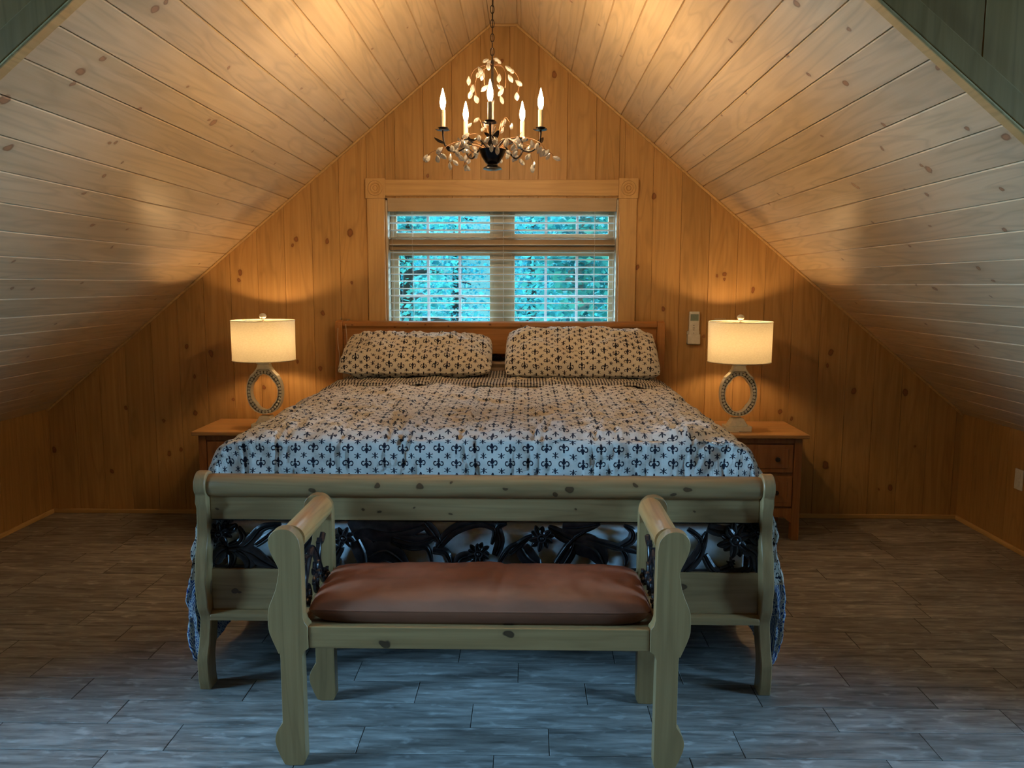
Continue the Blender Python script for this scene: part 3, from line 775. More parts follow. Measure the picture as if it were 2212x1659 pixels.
tag(Q, 'ivory quilt printed with black fleur-de-lis and little stars, hanging over both sides of the bed', 'quilt')
# turned-down checked edge
vs, fs, uv = quilt_mesh(4.235, 4.80, 40, 1.22, 70, lift=.012, foot=False, wr=.8)
W_ = 141
ex_v = []; 
# ragged front line and a rolled lip
for j in range(W_):
    dy = .012*noise.noise(Vector((j*.13, 2, 0)))+.02*abs(j-70)/70
    for i in range(4):
        k = i*W_+j; v = vs[k]; vs[k] = (v[0], v[1]+dy*(1-i/4)*0+dy, v[2]-(.012 if i == 0 else 0))
mb = MB(); mb.v = vs; mb.f = fs
E = obj('turned_down_edge', mb, M_check, Q, uv=uv, smooth=180)
sm = E.modifiers.new('thickness', 'SOLIDIFY'); sm.thickness = .007; sm.offset = -1
E['label'] = 'dark and white checked lining of the quilt, folded back below the pillows'

# ------------------------------------------------------------------ pillows
def pillow(name, c, hw, hl, T, tilt, yaw, seed, lean=0):
    nu, nv = 70, 40; vs = []; uv = []; fs = []
    ev = [T*max(0, 1-abs(-1+2*i/nv)**3.2)**.62 for i in range(nv+1)]; av = [0]
    for i in range(nv): av.append(av[-1]+math.hypot(2*hl/nv, ev[i+1]-ev[i]))
    for side in (1, -1):
        for i in range(nv+1):
            for j in range(nu+1):
                u = -1+2*j/nu; v = -1+2*i/nv
                e = (max(0, 1-abs(u)**5))**.5*(max(0, 1-abs(v)**3.2))**.62
                px = u*hw*(1-.05*(1-abs(v)**2)*0-.03*abs(v)**4); py = v*hl*(1-.06*abs(u)**6)
                n = noise.noise(Vector((u*3+seed, v*2.6, side*2.)))*.030 + noise.noise(Vector((u*11+seed, v*7, side*3.)))*.015 + noise.noise(Vector((u*26+seed, v*16, side*4.)))*.006
                crease = -.012*math.exp(-((u*hw-.0-v*.05)/.03)**2)
                z = side*(T*e + (n+crease*.5)*min(1, e*2))
                edge = max(abs(u), abs(v))
                if edge > .97: z += .004*math.sin(u*40+v*33+seed)
                vs.append((px, py, z)); uv.append((u*hw, av[i]))
    W_ = nu+1; o2 = (nu+1)*(nv+1)
    for i in range(nv):
        for j in range(nu):
            fs.append((i*W_+j, i*W_+j+1, (i+1)*W_+j+1, (i+1)*W_+j))
            fs.append((o2+i*W_+j, o2+(i+1)*W_+j, o2+(i+1)*W_+j+1, o2+i*W_+j+1))
    M = Matrix.Translation(c) @ Matrix.Rotation(R_(lean), 4, 'Y') @ Matrix.Rotation(R_(yaw), 4, 'Z') @ Matrix.Rotation(R_(tilt), 4, 'X')
    mb = MB(); mb.v = [tuple(M @ Vector(v)) for v in vs]; mb.f = fs
    o = obj(name, mb, M_sham, uv=uv, smooth=180); return o
p = pillow('pillow', (-.635, 4.672, 1.060), .435, .225, .088, 22, 1.5, 1.3)
tag(p, 'left pillow, lower and flatter of the two, in a fleur-de-lis printed sham', 'pillow')
p = pillow('pillow', (.318, 4.672, 1.072), .440, .235, .096, 27, -1, 8.9, lean=0)
tag(p, 'right pillow, taller of the two, its top left corner catching blue window light', 'pillow')

# ------------------------------------------------------------------ nightstands
NS1, NS2 = (.30,.115,.038), (.40,.17,.06)
M_ns = wood('nightstand_wood', NS1, NS2, 'z', tint=.03, rough=.35)
M_nst = wood('nightstand_top_wood', (.50,.26,.095), (.60,.34,.14), 'x', tint=.03, rough=.3, blotch=.5)
M_knob = plain('dark_knob', (.05,.03,.02), .35, .6)
def nightstand(x0, x1, lab):
    zt = .625; r = thing('nightstand', lab, 'nightstand', 'matching nightstands', loc=((x0+x1)/2, 4.74, 0))
    sub('top', MB().box((x0, 4.52, zt-.022), (x1, 4.985, zt)), M_nst, r, bevel=.005, seg=3)
    a, b = x0+.03, x1-.03; yf, yb = 4.55, 4.975
    mb = MB(); mb.box((a+.01, yf+.015, .17), (b-.01, yb, zt-.022))
    sub('body', mb, M_ns, r, bevel=.002)
    for xs in (a, b-.045):
        for yy in (yf, yb-.045):
            mb = MB(); mb.prism([(xs, 0),(xs+.045, 0),(xs+.045, zt-.022),(xs, zt-.022)], 'y', yy, yy+.045); sub('leg', mb, M_ns, r, bevel=.003)
    sub('apron', MB().prism([(a+.045,.19),(a+.045,.10),(a+.09,.135),(b-.09,.135),(b-.045,.10),(b-.045,.19)], 'y', yf+.006, yf+.022), M_ns, r, bevel=.002)
    sub('face_rail', MB().box((a+.045, yf+.004, zt-.055), (b-.045, yf+.02, zt-.022)), M_ns, r, bevel=.002)
    for z0, z1 in ((.40, zt-.062), (.20, .375)):
        mb = MB(); mb.box((a+.05, yf, z0), (b-.05, yf+.016, z1))
        d = sub('drawer', mb, M_ns, r, bevel=.003)
        mb = MB(); mb.box((a+.078, yf-.004, z0+.025), (b-.078, yf, z1-.025)); mb.v = [(v[0]-r.location.x, v[1]-r.location.y, v[2]) for v in mb.v]
        obj('drawer_panel', mb, M_ns, d, bevel=.004)
        for kx in (.3, .7):
            mb = MB(); mb.lathe([(.006,0),(.006,.012),(.014,.018),(.014,.026),(.004,.030)], (0,0,0), 14)
            kxx = a+(b-a)*kx; mb.v = [(kxx+v[0]-r.location.x, yf-.004-v[2]-r.location.y, (z0+z1)/2+v[1]) for v in mb.v]
            obj('knob', mb, M_knob, d, smooth=40)
    return r
nightstand(-1.925, -1.375, 'reddish wooden nightstand on the left of the bed, half hidden by the quilt')
nightstand(1.060, 1.608, 'reddish wooden nightstand on the right of the bed, its drawer fronts showing')

# ------------------------------------------------------------------ table lamps
M_lampw = plain('distressed_cream_paint', (.84,.79,.66), .5)
M_bead = plain('pearl_bead', (.88,.84,.74), .35)
M_ringd = plain('lamp_ring_grey_gold', (.17,.13,.09), .45, .1)
def m_shade():
    m, t = newmat('linen_shade')
    tc = t.n('ShaderNodeTexCoord').outputs['Object']
    A = t.n('ShaderNodeVectorMath', {0: tc, 1: (300,300,900)}, operation='MULTIPLY').outputs[0]
    nz = t.n('ShaderNodeTexNoise', {'Vector': A, 'Scale': .3, 'Detail': 2.0}).outputs[0]
    col = t.mix(t.mr(nz, .3, .7), (.60,.57,.44), (.68,.65,.52))
    a = t.n('ShaderNodeBsdfDiffuse', {'Color': col}).outputs[0]
    b = t.n('ShaderNodeBsdfTranslucent', {'Color': col}).outputs[0]
    x = t.n('ShaderNodeMixShader', {0: .20, 1: a, 2: b}); t.out(x.outputs[0]); return m
M_shade = m_shade()
def emit(name, col, s):
    m, t = newmat(name); t.out(t.n('ShaderNodeEmission', {'Color': c4(col), 'Strength': s}).outputs[0]); return m
WARM = (1.0, .60, .26)
M_lbulb = emit('lamp_bulb_glow', WARM, 500)
M_strim = plain('shade_trim', (.75,.70,.58), .8)
def ring_pts(rx, rz, cz, n=40, pinch=.0):
    out = []
    for k in range(n):
        a = 2*math.pi*k/n
        c, s = math.cos(a), math.sin(a)
        rr = 1+pinch*(math.cos(4*a))
        out.append((rx*c*rr, cz+rz*s*rr))
    return out
def table_lamp(X, Y, z0, lab):
    r = thing('table_lamp', lab, 'lamp', 'matching bedside lamps', loc=(X, Y, z0))
    def P(name, mb, mat, par=None, **k): return obj(name, mb, mat, par or r, **k)
    mb = MB(); mb.box((-.075,-.05,0), (.075,.05,.032)); mb.prism([(-.056,.032),(.056,.032),(.040,.058),(.030,.075),(-.030,.075),(-.040,.058)], 'y', -.036, .036)
    P('base', mb, M_lampw, bevel=.003)
    cz = .216; ro = ring_pts(.107, .132, cz, 48, -.02)
    ri = []
    for k in range(48):
        a = 2*math.pi*k/48; c, s = math.cos(a), math.sin(a)
        # inner outline: cusped octagon
        f = 1-.05*sum(math.exp(-((a-math.pi*(q+.5)/2+.0)/.16)**2) for q in range(4))+.02*math.cos(4*a)
        ri.append((.077*c*f, cz+.103*s*f))
    mb = MB(); n = 48
    def ringbody(mb, A, B, h):
        vs = [(x, -h, z) for x, z in A] + [(x, -h, z) for x, z in B] + [(x, h, z) for x, z in A] + [(x, h, z) for x, z in B]
        fs = []
        for k in range(n):
            k2 = (k+1) % n
            fs += [(k, k2, n+k2, n+k), (2*n+k, 3*n+k, 3*n+k2, 2*n+k2), (k, 2*n+k, 2*n+k2, k2), (n+k, n+k2, 3*n+k2, 3*n+k)]
        mb.add(vs, fs)
    mid = lambda f: [(a[0]*(1-f)+b[0]*f, a[1]*(1-f)+b[1]*f) for a, b in zip(ro, ri)]
    ringbody(mb, mid(.1), mid(.9), .013)
    body = P('ring', mb, M_ringd, smooth=35)
    mb = MB(); ringbody(mb, ro, mid(.16), .024); ringbody(mb, mid(.84), ri, .024); P('ring_rim', mb, M_lampw, body, smooth=35)
    mb = MB()
    mm = mid(.5); N = 34
    # beads evenly along the ring
    L_ = [0]
    for k in range(n): L_.append(L_[-1]+math.hypot(mm[(k+1) % n][0]-mm[k][0], mm[(k+1) % n][1]-mm[k][1]))
    for b in range(N):
        t = L_[-1]*b/N
        k = max(i for i in range(n+1) if L_[i] <= t+1e-9); k = min(k, n-1); f = (t-L_[k])/(L_[k+1]-L_[k])
        x = mm[k][0]*(1-f)+mm[(k+1) % n][0]*f; z = mm[k][1]*(1-f)+mm[(k+1) % n][1]*f
        for sg in (-1, 1): mb.ball((x, sg*.018, z), .0088, 10, 6)
    P('beading', mb, M_bead, body, smooth=180)
    # pagoda-like shoulder over the ring
    sh = [(-.082,.306),(-.074,.300),(-.045,.330),(-.034,.348),(.034,.348),(.045,.330),(.074,.300),(.082,.306),(.078,.314),(.052,.340),(.038,.362),(.034,.378),(-.034,.378),(-.038,.362),(-.052,.340),(-.078,.314)]
    mb = MB(); mb.prism(sh, 'y', -.026, .026); P('shoulder', mb, M_lampw, bevel=.002)
    mb = MB(); mb.box((-.032,-.024,.372), (.032,.024,.384)); mb.box((-.039,-.030,.384), (.039,.030,.392)); mb.lathe([(.015,.392),(.015,.440),(.019,.442),(.019,.475),(.012,.478)], n=20)
    P('neck', mb, M_lampw, bevel=.0015)
    zb, zt_ = at(1598, 781, Y)[1]-z0, at(1598, 695, Y)[1]-z0
    Rb, Rt = .178, .1835
    if True: Rt = .180
    mb = MB(); mb.lathe([(Rb, zb), ((Rb+Rt)/2, (zb+zt_)/2), (Rt, zt_)], n=64, cap=False)
    S_ = P('lamp_shade', mb, M_shade, smooth=180)
    for rr, zz in ((Rb, zb), (Rt, zt_)):
        mb = MB(); mb.tube([(rr*math.cos(2*math.pi*k/64), rr*math.sin(2*math.pi*k/64), zz) for k in range(65)], .0022, 6, cap=False)
        P('shade_trim', mb, M_strim, S_, smooth=180)
    mb = MB()
    for k in range(3):
        a = 2*math.pi*k/3+.5; mb.tube([(0, 0, zt_-.004), (Rt*math.cos(a), Rt*math.sin(a), zt_-.002)], .0016, 5)
    mb.tube([(-.0, 0, .44)] + [(-.055*math.sin(math.pi*k/8), 0, .45+(zt_-.45)*k/8) for k in range(9)], .0016, 5)
    mb.tube([(.0, 0, .44)] + [(.055*math.sin(math.pi*k/8), 0, .45+(zt_-.45)*k/8) for k in range(9)], .0016, 5)
    P('harp', mb, plain('brass_harp', (.5,.38,.18), .35, .9))
    mb = MB(); mb.lathe([(.006,zt_-.002),(.006,zt_+.004),(.012,zt_+.006),(.009,zt_+.010),(.017,zt_+.015),(.021,zt_+.025),(.017,zt_+.035),(.008,zt_+.041),(.0005,zt_+.042)], n=20)
    P('finial', mb, M_lampw, smooth=60)
    mb = MB(); mb.lathe([(.008,.505),(.010,.520),(.016,.535),(.0175,.545),(.015,.555),(.008,.562),(.0005,.564)], n=16)
    # glow point sits .10 below the rim
    mb.v = [(v[0], v[1], v[2]+(zt_-.10-.545)) for v in mb.v]
    P('light_bulb', mb, M_lbulb, smooth=180)
    return r
table_lamp(-1.530, 4.66, .625, 'lit cream drum-shade lamp on the left nightstand, its beaded ring base half behind the quilt')
table_lamp(1.228, 4.66, .625, 'lit cream drum-shade lamp with beaded ring base on the right nightstand, near the wall remote')

# ------------------------------------------------------------------ bench
M_benchz = wood('bench_pine_upright', (.275,.148,.056), (.37,.215,.088), 'z', [(-.728,.10,.004),(-.697,.395,.004),(-.690,.517,.0035),(.412,.30,.004),(.425,.53,.003),(.478,.045,.004),(-.700,.70,.003)], 'xz', rough=.38, spec=.5, tint=.02, blotch=.35, knotcol=(.05,.02,.008))
M_benchx = wood('bench_pine_rail', (.275,.148,.056), (.37,.215,.088), 'x', [(*at(1201,1371,2.3), .011), (*at(932,1393,2.3), .010)], 'xh', rough=.36, spec=.5, tint=.02, blotch=.3, knotcol=(.022,.009,.004))
M_arm_lit = wood('bench_pine_arm_lit', (.44,.20,.065), (.58,.30,.11), 'y', rand_knots=(.09,.35,.008), rough=.30, spec=.6, tint=.02, blotch=.5)  # bench pine, lighter and more orange: warm chandelier light painted into the arms
BX = -.140
BN = thing('bench', 'open pine bench with rolled arms at the foot of the bed', 'bench', loc=(BX, 2.5, 0))
raw = [(-0.708,0.748),(-0.686,0.744),(-0.67,0.731),(-0.66,0.713),(-0.657,0.687),(-0.663,0.477),(-0.659,0.459),(-0.65,0.446),(-0.652,0.378),(-0.664,0.37),(-0.673,0.352),(-0.683,0.017),(-0.691,0.002),(-0.732,0.0),(-0.748,0.004),(-0.77,0.061),(-0.771,0.094),(-0.759,0.121),(-0.746,0.139),(-0.739,0.343),(-0.743,0.36),(-0.753,0.386),(-0.766,0.424),(-0.769,0.453),(-0.765,0.499),(-0.754,0.527),(-0.739,0.562),(-0.729,0.602),(-0.726,0.625),(-0.736,0.65),(-0.748,0.681),(-0.752,0.709),(-0.744,0.732),(-0.727,0.744)]
pr = [(x-(z-.35)*.035-BX, max(z, 0)) for x, z in raw]
# smooth the outline
def smooth_poly(P, keep):
    out = []
    n = len(P)
    for i in range(n):
        a, b = P[i], P[(i+1) % n]
        out.append(a)
        if i in keep: continue
        z_, c = P[i-1], P[(i+2) % n]
        out.append(tuple((-z_[k]+9*a[k]+9*b[k]-c[k])/16 for k in (0, 1)))
    return out
pr = smooth_poly(pr, {3,4,5,6,7,8,9,10,11,12,13,17,18})
prm = [(-x, z) for x, z in pr][::-1]
FY0, FY1 = 2.300, 2.345; BY0, BY1 = 2.690, 2.732
for P_ in (pr, prm):
    for y0, y1, nm in ((FY0, FY1, 'front_leg'), (BY0, BY1, 'rear_leg')):
        k = 1.0 if nm == 'front_leg' else 1.0
        mb = MB(); mb.prism([(BX+x, z) for x, z in P_], 'y', y0, y1); sub(nm, mb, M_benchz, BN, bevel=.004, smooth=40, bang=50)
ax = .566; az = .706
for sg in (-1, 1):
    mb = MB(); mb.tube([(BX+sg*ax, FY1-.001, az), (BX+sg*ax, BY0+.001, az)], .0405, 36); sub('arm_roll', mb, M_arm_lit, BN, smooth=50)
rx = .5125
sub('front_rail', MB().box((BX-rx, FY0+.003, .378), (BX+rx, FY0+.030, .446)), M_benchx, BN, bevel=.003)
sub('rear_rail', MB().box((BX-rx, BY0+.008, .378), (BX+rx, BY1-.006, .446)), M_benchx, BN, bevel=.003)
for sg in (-1, 1):
    xs = BX+sg*.552
    sub('side_rail', MB().box((xs-.013, FY1-.001, .366), (xs+.013, BY0+.001, .446)), wood('bench_side_pine', (.275,.148,.056), (.37,.215,.088), 'y', tint=.02), BN, bevel=.003)
    mb = MB(); pl = lambda y, z, h, xs=xs, sg=sg: (xs+(-sg)*h, y, z)
    for cl, wd in (([(2.35,.45),(2.40,.50),(2.43,.56),(2.42,.62)],.030), ([(2.68,.45),(2.63,.50),(2.60,.56),(2.62,.62)],.030), ([(2.42,.52),(2.47,.58),(2.52,.62)],.034), ([(2.61,.52),(2.57,.58),(2.52,.625)],.030),
                   ([(2.36,.62),(2.40,.60),(2.45,.61),(2.50,.60)],.022), ([(2.67,.62),(2.64,.60),(2.60,.61)],.022), ([(2.45,.45),(2.48,.48),(2.46,.52)],.026), ([(2.58,.45),(2.56,.48),(2.58,.52)],.026), ([(2.37,.55),(2.355,.50),(2.37,.455)],.020)):
        strip(mb, cl, wd, pl)
    iw = sub('ironwork_panel', mb, M_iron, BN, smooth=50)
    for cy0, cz0, r0 in ((2.515,.535,.048), (2.405,.495,.026), (2.635,.49,.026)):
        mb = MB(); flower(mb, (cy0, cz0), r0, lambda y, z, h, xs=xs, sg=sg: (xs-sg*(h+.006), y, z), 9, cy0)
        o = Vector(BN.location); mb.v = [(v[0]-o.x, v[1]-o.y, v[2]-o.z) for v in mb.v]
        obj('iron_flower', mb, M_iron, iw, smooth=50)
sub('seat_board', MB().box((BX-.538, FY0+.030, .418), (BX+.538, BY0+.008, .436)), M_benchx, BN, bevel=.002)

# cushion
def m_leather():
    m, t = newmat('brown_leather')
    tc = t.n('ShaderNodeTexCoord').outputs['Object']
    A = t.n('ShaderNodeVectorMath', {0: tc, 1: (2.2,6,6)}, operation='MULTIPLY').outputs[0]
    n1 = t.n('ShaderNodeTexNoise', {'Vector': A, 'Scale': 1.3, 'Detail': 5.0, 'Roughness': .6}).outputs[0]
    n2 = t.n('ShaderNodeTexVoronoi', {'Vector': tc, 'Scale': 420.0}, feature='DISTANCE_TO_EDGE').outputs[0]
    col = t.mix(t.mr(n1, .3, .7), (.17,.058,.030), (.29,.105,.056))
    h = t.m('ADD', t.m('MULTIPLY', n2, .3), n1)
    bmp = t.n('ShaderNodeBump', {'Strength': .25, 'Distance': .003, 'Height': h}).outputs[0]
    b = t.n('ShaderNodeBsdfPrincipled', {'Base Color': col, 'Roughness': .5, 'Specular IOR Level': .4, 'Normal': bmp})
    t.out(b.outputs[0]); return m
M_leather = m_leather()
nu, nv, nw = 90, 34, 12
vs = []; fs = []
hx, hy, hz = .526, .180, .050; cxx, cyy, czz = BX, 2.512, .4365
def sq(u, v, w):
    return u, v, w
for sgn in (1, -1):
    for i in range(nv+1):
        for j in range(nu+1):
            u = -1+2*j/nu; v = -1+2*i/nv
            e = (1-abs(u)**9)**.42*(1-abs(v)**5)**.5
            x = u*hx*(1-.012*abs(v)**3); y = v*hy*(1-.05*abs(u)**8)
            zc = .048
            if sgn > 0:
                z = zc+(.046+.010*(1-u*u)*(1-v*v))*e + (noise.noise(Vector((u*5, v*2, 0)))*.006+noise.noise(Vector((u*16, v*5, 4)))*.003)*e
                z += -.006*math.exp(-((u-.12-v*.03)/.02)**2)*e
            else: z = zc-.048*min(1, e*1.5)
            vs.append((cxx+x, cyy+y, czz+z))
W_ = nu+1; o2 = (nu+1)*(nv+1)
for i in range(nv):
    for j in range(nu):
        fs.append((i*W_+j, i*W_+j+1, (i+1)*W_+j+1, (i+1)*W_+j)); fs.append((o2+i*W_+j, o2+(i+1)*W_+j, o2+(i+1)*W_+j+1, o2+i*W_+j+1))
mb = MB(); mb.v = vs; mb.f = fs
CU = obj('bench_cushion', mb, M_leather, smooth=70); tag(CU, 'long brown leather cushion lying on the pine bench seat', 'cushion')
mb = MB()
mb.tube([(cxx+hx*.985*math.copysign(abs(math.cos(a))**.12, math.cos(a)), cyy+hy*.985*math.copysign(abs(math.sin(a))**.25, math.sin(a)), czz+.048) for a in [2*math.pi*k/160+.01 for k in range(161)]], .0035, 6, cap=False)
obj('piping', mb, M_leather, CU, smooth=180)

# ------------------------------------------------------------------ chandelier
CX, CYY = -.139, 3.30
M_bronze = plain('dark_bronze', (.030,.020,.016), .38, .7)
M_twig = plain('bronze_twig', (.26,.13,.06), .4, .6)
M_sleeve = plain('ivory_candle_sleeve', (.62,.52,.36), .5)
def m_crystal():
    m, t = newmat('crystal')
    fr = t.n('ShaderNodeFresnel', {'IOR': 1.7}).outputs[0]
    g1 = t.n('ShaderNodeBsdfRefraction', {'IOR': 1.35, 'Roughness': .03, 'Color': (.98,.96,.93,1)}).outputs[0]
    g2 = t.n('ShaderNodeBsdfGlossy', {'Roughness': .04}).outputs[0]
    x = t.n('ShaderNodeMixShader', {0: t.m('ADD', fr, .12, clamp=True), 1: g1, 2: g2}).outputs[0]
    df = t.n('ShaderNodeBsdfTranslucent', {'Color': (.95,.93,.90,1)}).outputs[0]
    x = t.n('ShaderNodeMixShader', {0: .5, 1: x, 2: t.n('ShaderNodeMixShader', {0: .5, 1: df, 2: t.n('ShaderNodeBsdfDiffuse', {'Color': (.95,.93,.90,1)}).outputs[0]}).outputs[0]}).outputs[0]; t.out(x); return m
M_crystal = m_crystal()
M_flame = emit('flame_bulb_glow', (1.0,.68,.35), 520)
CH_ = thing('chandelier', 'dark bronze five-light chandelier with crystal drops hanging on a chain from the ridge', 'chandelier', loc=(CX, CYY, RZ))
def L(p): return (p[0], p[1], p[2]-RZ)           # local coordinates: centre axis, heights absolute
def CP_(name, mb, mat, par=None, **k):
    mb.v = [L(v) for v in mb.v]; return obj(name, mb, mat, par or CH_, **k)
CP_('canopy', MB().lathe([(.001,RZ-.035),(.02,RZ-.033),(.045,RZ-.015),(.055,RZ)], n=24), M_bronze, smooth=40)
# chain
mb = MB(); z = RZ-.03; k = 0
while z > 2.345:
    pts = []
    for q in range(13):
        a = 2*math.pi*q/12; w_ = .0075*math.cos(a); h = .016*math.sin(a)
        pts.append((w_, 0, z-.016+h) if k % 2 == 0 else (0, w_, z-.016+h))
    mb.tube(pts, .0017, 6, cap=False); z -= .0265; k += 1
mb.tube([(.003,.002,RZ-.03),(-.003,.003,2.8),(.004,-.002,2.6),(-.002,.002,2.34)], .0016, 5)
CP_('chain', mb, M_bronze, smooth=180)
CP_('centre_stem', MB().lathe([(.002,2.345),(.006,2.34),(.008,2.325),(.005,2.31),(.0045,2.20),(.009,2.19),(.0045,2.18),(.0045,2.02),(.012,2.01)], n=12), M_bronze, smooth=50)
CP_('bowl', MB().lathe([(.001,1.993),(.040,1.996),(.056,2.000),(.052,1.992),(.042,1.970),(.028,1.950),(.020,1.944),(.022,1.938),(.036,1.930),(.038,1.925),(.020,1.920),(.001,1.919)], n=28), plain('bowl_black_bronze', (.012,.012,.016), .22, .6), smooth=40)
# one crystal and one leaf to copy
def drop_mesh(l, r):
    mb = MB(); prof = [(.0006,0),(r*.45,-l*.14),(r*.85,-l*.36),(r,-l*.56),(r*.8,-l*.8),(r*.35,-l*.95),(.0005,-l)]
    mb.lathe(prof, n=6); return mb
crystal0 = None; leaf0 = None
def crystal(p, s=1., tilt=(0,0)):
    global crystal0
    if crystal0 is None:
        crystal0 = obj('crystal_drop', drop_mesh(.034, .0098), M_crystal, CH_); o = crystal0
    else:
        o = crystal0.copy(); COL.objects.link(o)
    o.location = L(p); o.scale = (s, s*rng.uniform(.75, 1), s); o.rotation_euler = (tilt[0], tilt[1], rng.uniform(0, 6.28))
def leaf(p, rot, s=1.):
    global leaf0
    if leaf0 is None:
        mb = MB(); strip(mb, [(0,0),(.012,.002),(.026,.001),(.042,0)], .020, lambda x, y, h: (x, y, h*.3+x*x*6-.004), thick=.001, ridge=.004, taper=(.1,.02), n=3)
        leaf0 = obj('metal_leaf', mb, M_bronze, CH_, smooth=60); o = leaf0
    else:
        o = leaf0.copy(); COL.objects.link(o)
    o.location = L(p); o.rotation_euler = rot; o.scale = (s,)*3
RB = .200
for k in range(5):
    a = R_(-90+72*k); c, s = math.cos(a), math.sin(a)
    pth = spline([(c*.02, s*.02, 2.005), (c*.06, s*.06, 2.040), (c*.10, s*.10, 2.012), (c*.15, s*.15, 1.985), (c*.19, s*.19, 2.005), (c*RB, s*RB, 2.045), (c*RB, s*RB, 2.075)], 6)
    mb = MB(); mb.tube(pth, .0038, 8); A_ = CP_('arm', mb, M_bronze, smooth=180)
    # drip cup of petals
    mb = MB(); mb.lathe([(.001,2.068),(.014,2.068),(.020,2.074),(.016,2.076),(.001,2.076)], (c*RB, s*RB, 0), 14)
    for q in range(6):
        b = q*math.pi/3+.3; ca, sa = math.cos(b), math.sin(b)
        ctr = (c*RB, s*RB)
        def plc(x, y, h, ctr=ctr, ca=ca, sa=sa): return (ctr[0]+ca*x-sa*y, ctr[1]+sa*x+ca*y, 2.070+h*.4+14*x*x-1.5*x*.25-.004)
        strip(mb, [(.006,0),(.018,0),(.030,0)], .022, plc, thick=.001, ridge=.002, taper=(.25,.06), n=3)
    CP_('drip_cup', mb, M_bronze, A_, smooth=60)
    mb = MB(); mb.lathe([(.0095,2.076),(.0095,2.142),(.007,2.143)], (c*RB, s*RB, 0), 16); CP_('candle_sleeve', mb, M_sleeve, A_, smooth=40)
    mb = MB(); mb.lathe([(.005,2.143),(.0095,2.155),(.0115,2.168),(.0100,2.184),(.0060,2.200),(.0030,2.213),(.0005,2.222)], (c*RB, s*RB, 0), 10); CP_('flame_bulb', mb, M_flame, A_, smooth=180)
    for q in range(4):
        t = pth[8+q*6]; leaf((t.x, t.y, t.z+.002), (rng.uniform(-.6,.6), rng.uniform(-.8,.3), a+rng.uniform(-1.6,1.6)), rng.uniform(.8,1.25))
# lower branches with crystals
def branch(pts, cr, r=.0014):
    mb = MB(); P = spline(pts, 5); mb.tube(P, r, 5); CP_('crystal_branch', mb, M_twig, smooth=180)
    for i, (t, s_) in enumerate(cr):
        p = P[min(int(t*(len(P)-1)), len(P)-1)]
        ang = rng.uniform(0, 6.28); d = rng.uniform(.006, .015)
        crystal((p.x+math.cos(ang)*d, p.y+math.sin(ang)*d, p.z-.001+rng.uniform(-.002,.006)), s_, (rng.uniform(-.9,.9), rng.uniform(-.9,.9)))
for k in range(12):
    a = R_(30*k+rng.uniform(-7,7)); c, s = math.cos(a), math.sin(a); ro_ = rng.uniform(.20,.265); zt_ = rng.uniform(2.015, 2.05); ze = rng.uniform(1.955, 1.985)
    branch([(c*.03, s*.03, 2.005), (c*.08, s*.08, zt_), (c*ro_*.65, s*ro_*.65, zt_-.005), (c*ro_*.9, s*ro_*.9, (zt_+ze)/2), (c*ro_, s*ro_, ze)],
           [(.38,.95),(.52,1.05),(.66,1.0),(.78,1.05),(.9,.95),(1,1.05)])
    p = (c*ro_, s*ro_)
    if k % 2: leaf((c*.09, s*.09, zt_), (rng.uniform(-.5,.5), -.3, a+.4), 1.1)
for k in range(6):
    a = R_(60*k+15); c, s = math.cos(a), math.sin(a); ro_ = rng.uniform(.075,.115)
    branch([(0,0,2.325), (c*.03, s*.03, 2.322), (c*ro_*.8, s*ro_*.8, 2.305), (c*ro_, s*ro_, 2.27), (c*ro_*.95, s*ro_*.95, 2.225)], [(.45,1.0),(.75,1.0),(1,1.05)], .0014)
for k in range(5):
    a = R_(72*k+50); c, s = math.cos(a), math.sin(a)
    branch([(c*.008, s*.008, 2.02), (c*.035, s*.035, 2.07), (c*.055, s*.055, 2.12), (c*.075, s*.075, 2.10)], [(.75,.8),(1,.8)], .0011)
for k in range(5):
    a = R_(72*k); crystal((math.cos(a)*.016, math.sin(a)*.016, 2.345), .8, (1.2*math.sin(a), -1.2*math.cos(a)))

# ------------------------------------------------------------------ small things on the walls
M_white = plain('white_plastic', (.72,.71,.68), .4)
x0, z1 = at(1487, 673, D-.02); x1, z0 = at(1510, 744, D-.02)
xc = (x0+x1)/2; zm = at(1498, 722, D-.02)[1]
RC = thing('remote_control', 'white remote control with small screen, held on the wall left of the right lamp', 'remote control', loc=(xc, D-.02, z0))
sub('body', MB().box((x0+.006, D-.026, z0+.012), (x1-.002, D-.008, z1)), M_white, RC, bevel=.004)
sub('screen', MB().box((x0+.013, D-.0275, z1-.056), (x1-.009, D-.0255, z1-.016)), plain('lcd', (.20,.27,.25), .2), RC)
for zz, w_ in ((.083,.004), (.098,.006), (.110,.004), (.13,.003)):
    sub('button', MB().box((xc-w_-.001, D-.0275, z1-zz-.004), (xc+w_-.001, D-.0255, z1-zz)), plain('grey_button', (.25,.24,.23), .5), RC)
mb = MB(); mb.box((x0-.003, D-.034, z0), (x1+.004, D-.028, zm)); mb.box((x0-.003, D-.034, z0), (x0+.002, D, zm)); mb.box((x1-.001, D-.034, z0), (x1+.004, D, zm)); mb.box((x0-.003, D-.034, z0), (x1+.004, D, z0+.006)); mb.box((x0-.003, D-.006, z0), (x1+.004, D, zm+.02))
tag(obj('remote_holder', mb, M_white, bevel=.002), 'white plastic wall holder around the lower half of the remote control', 'holder')
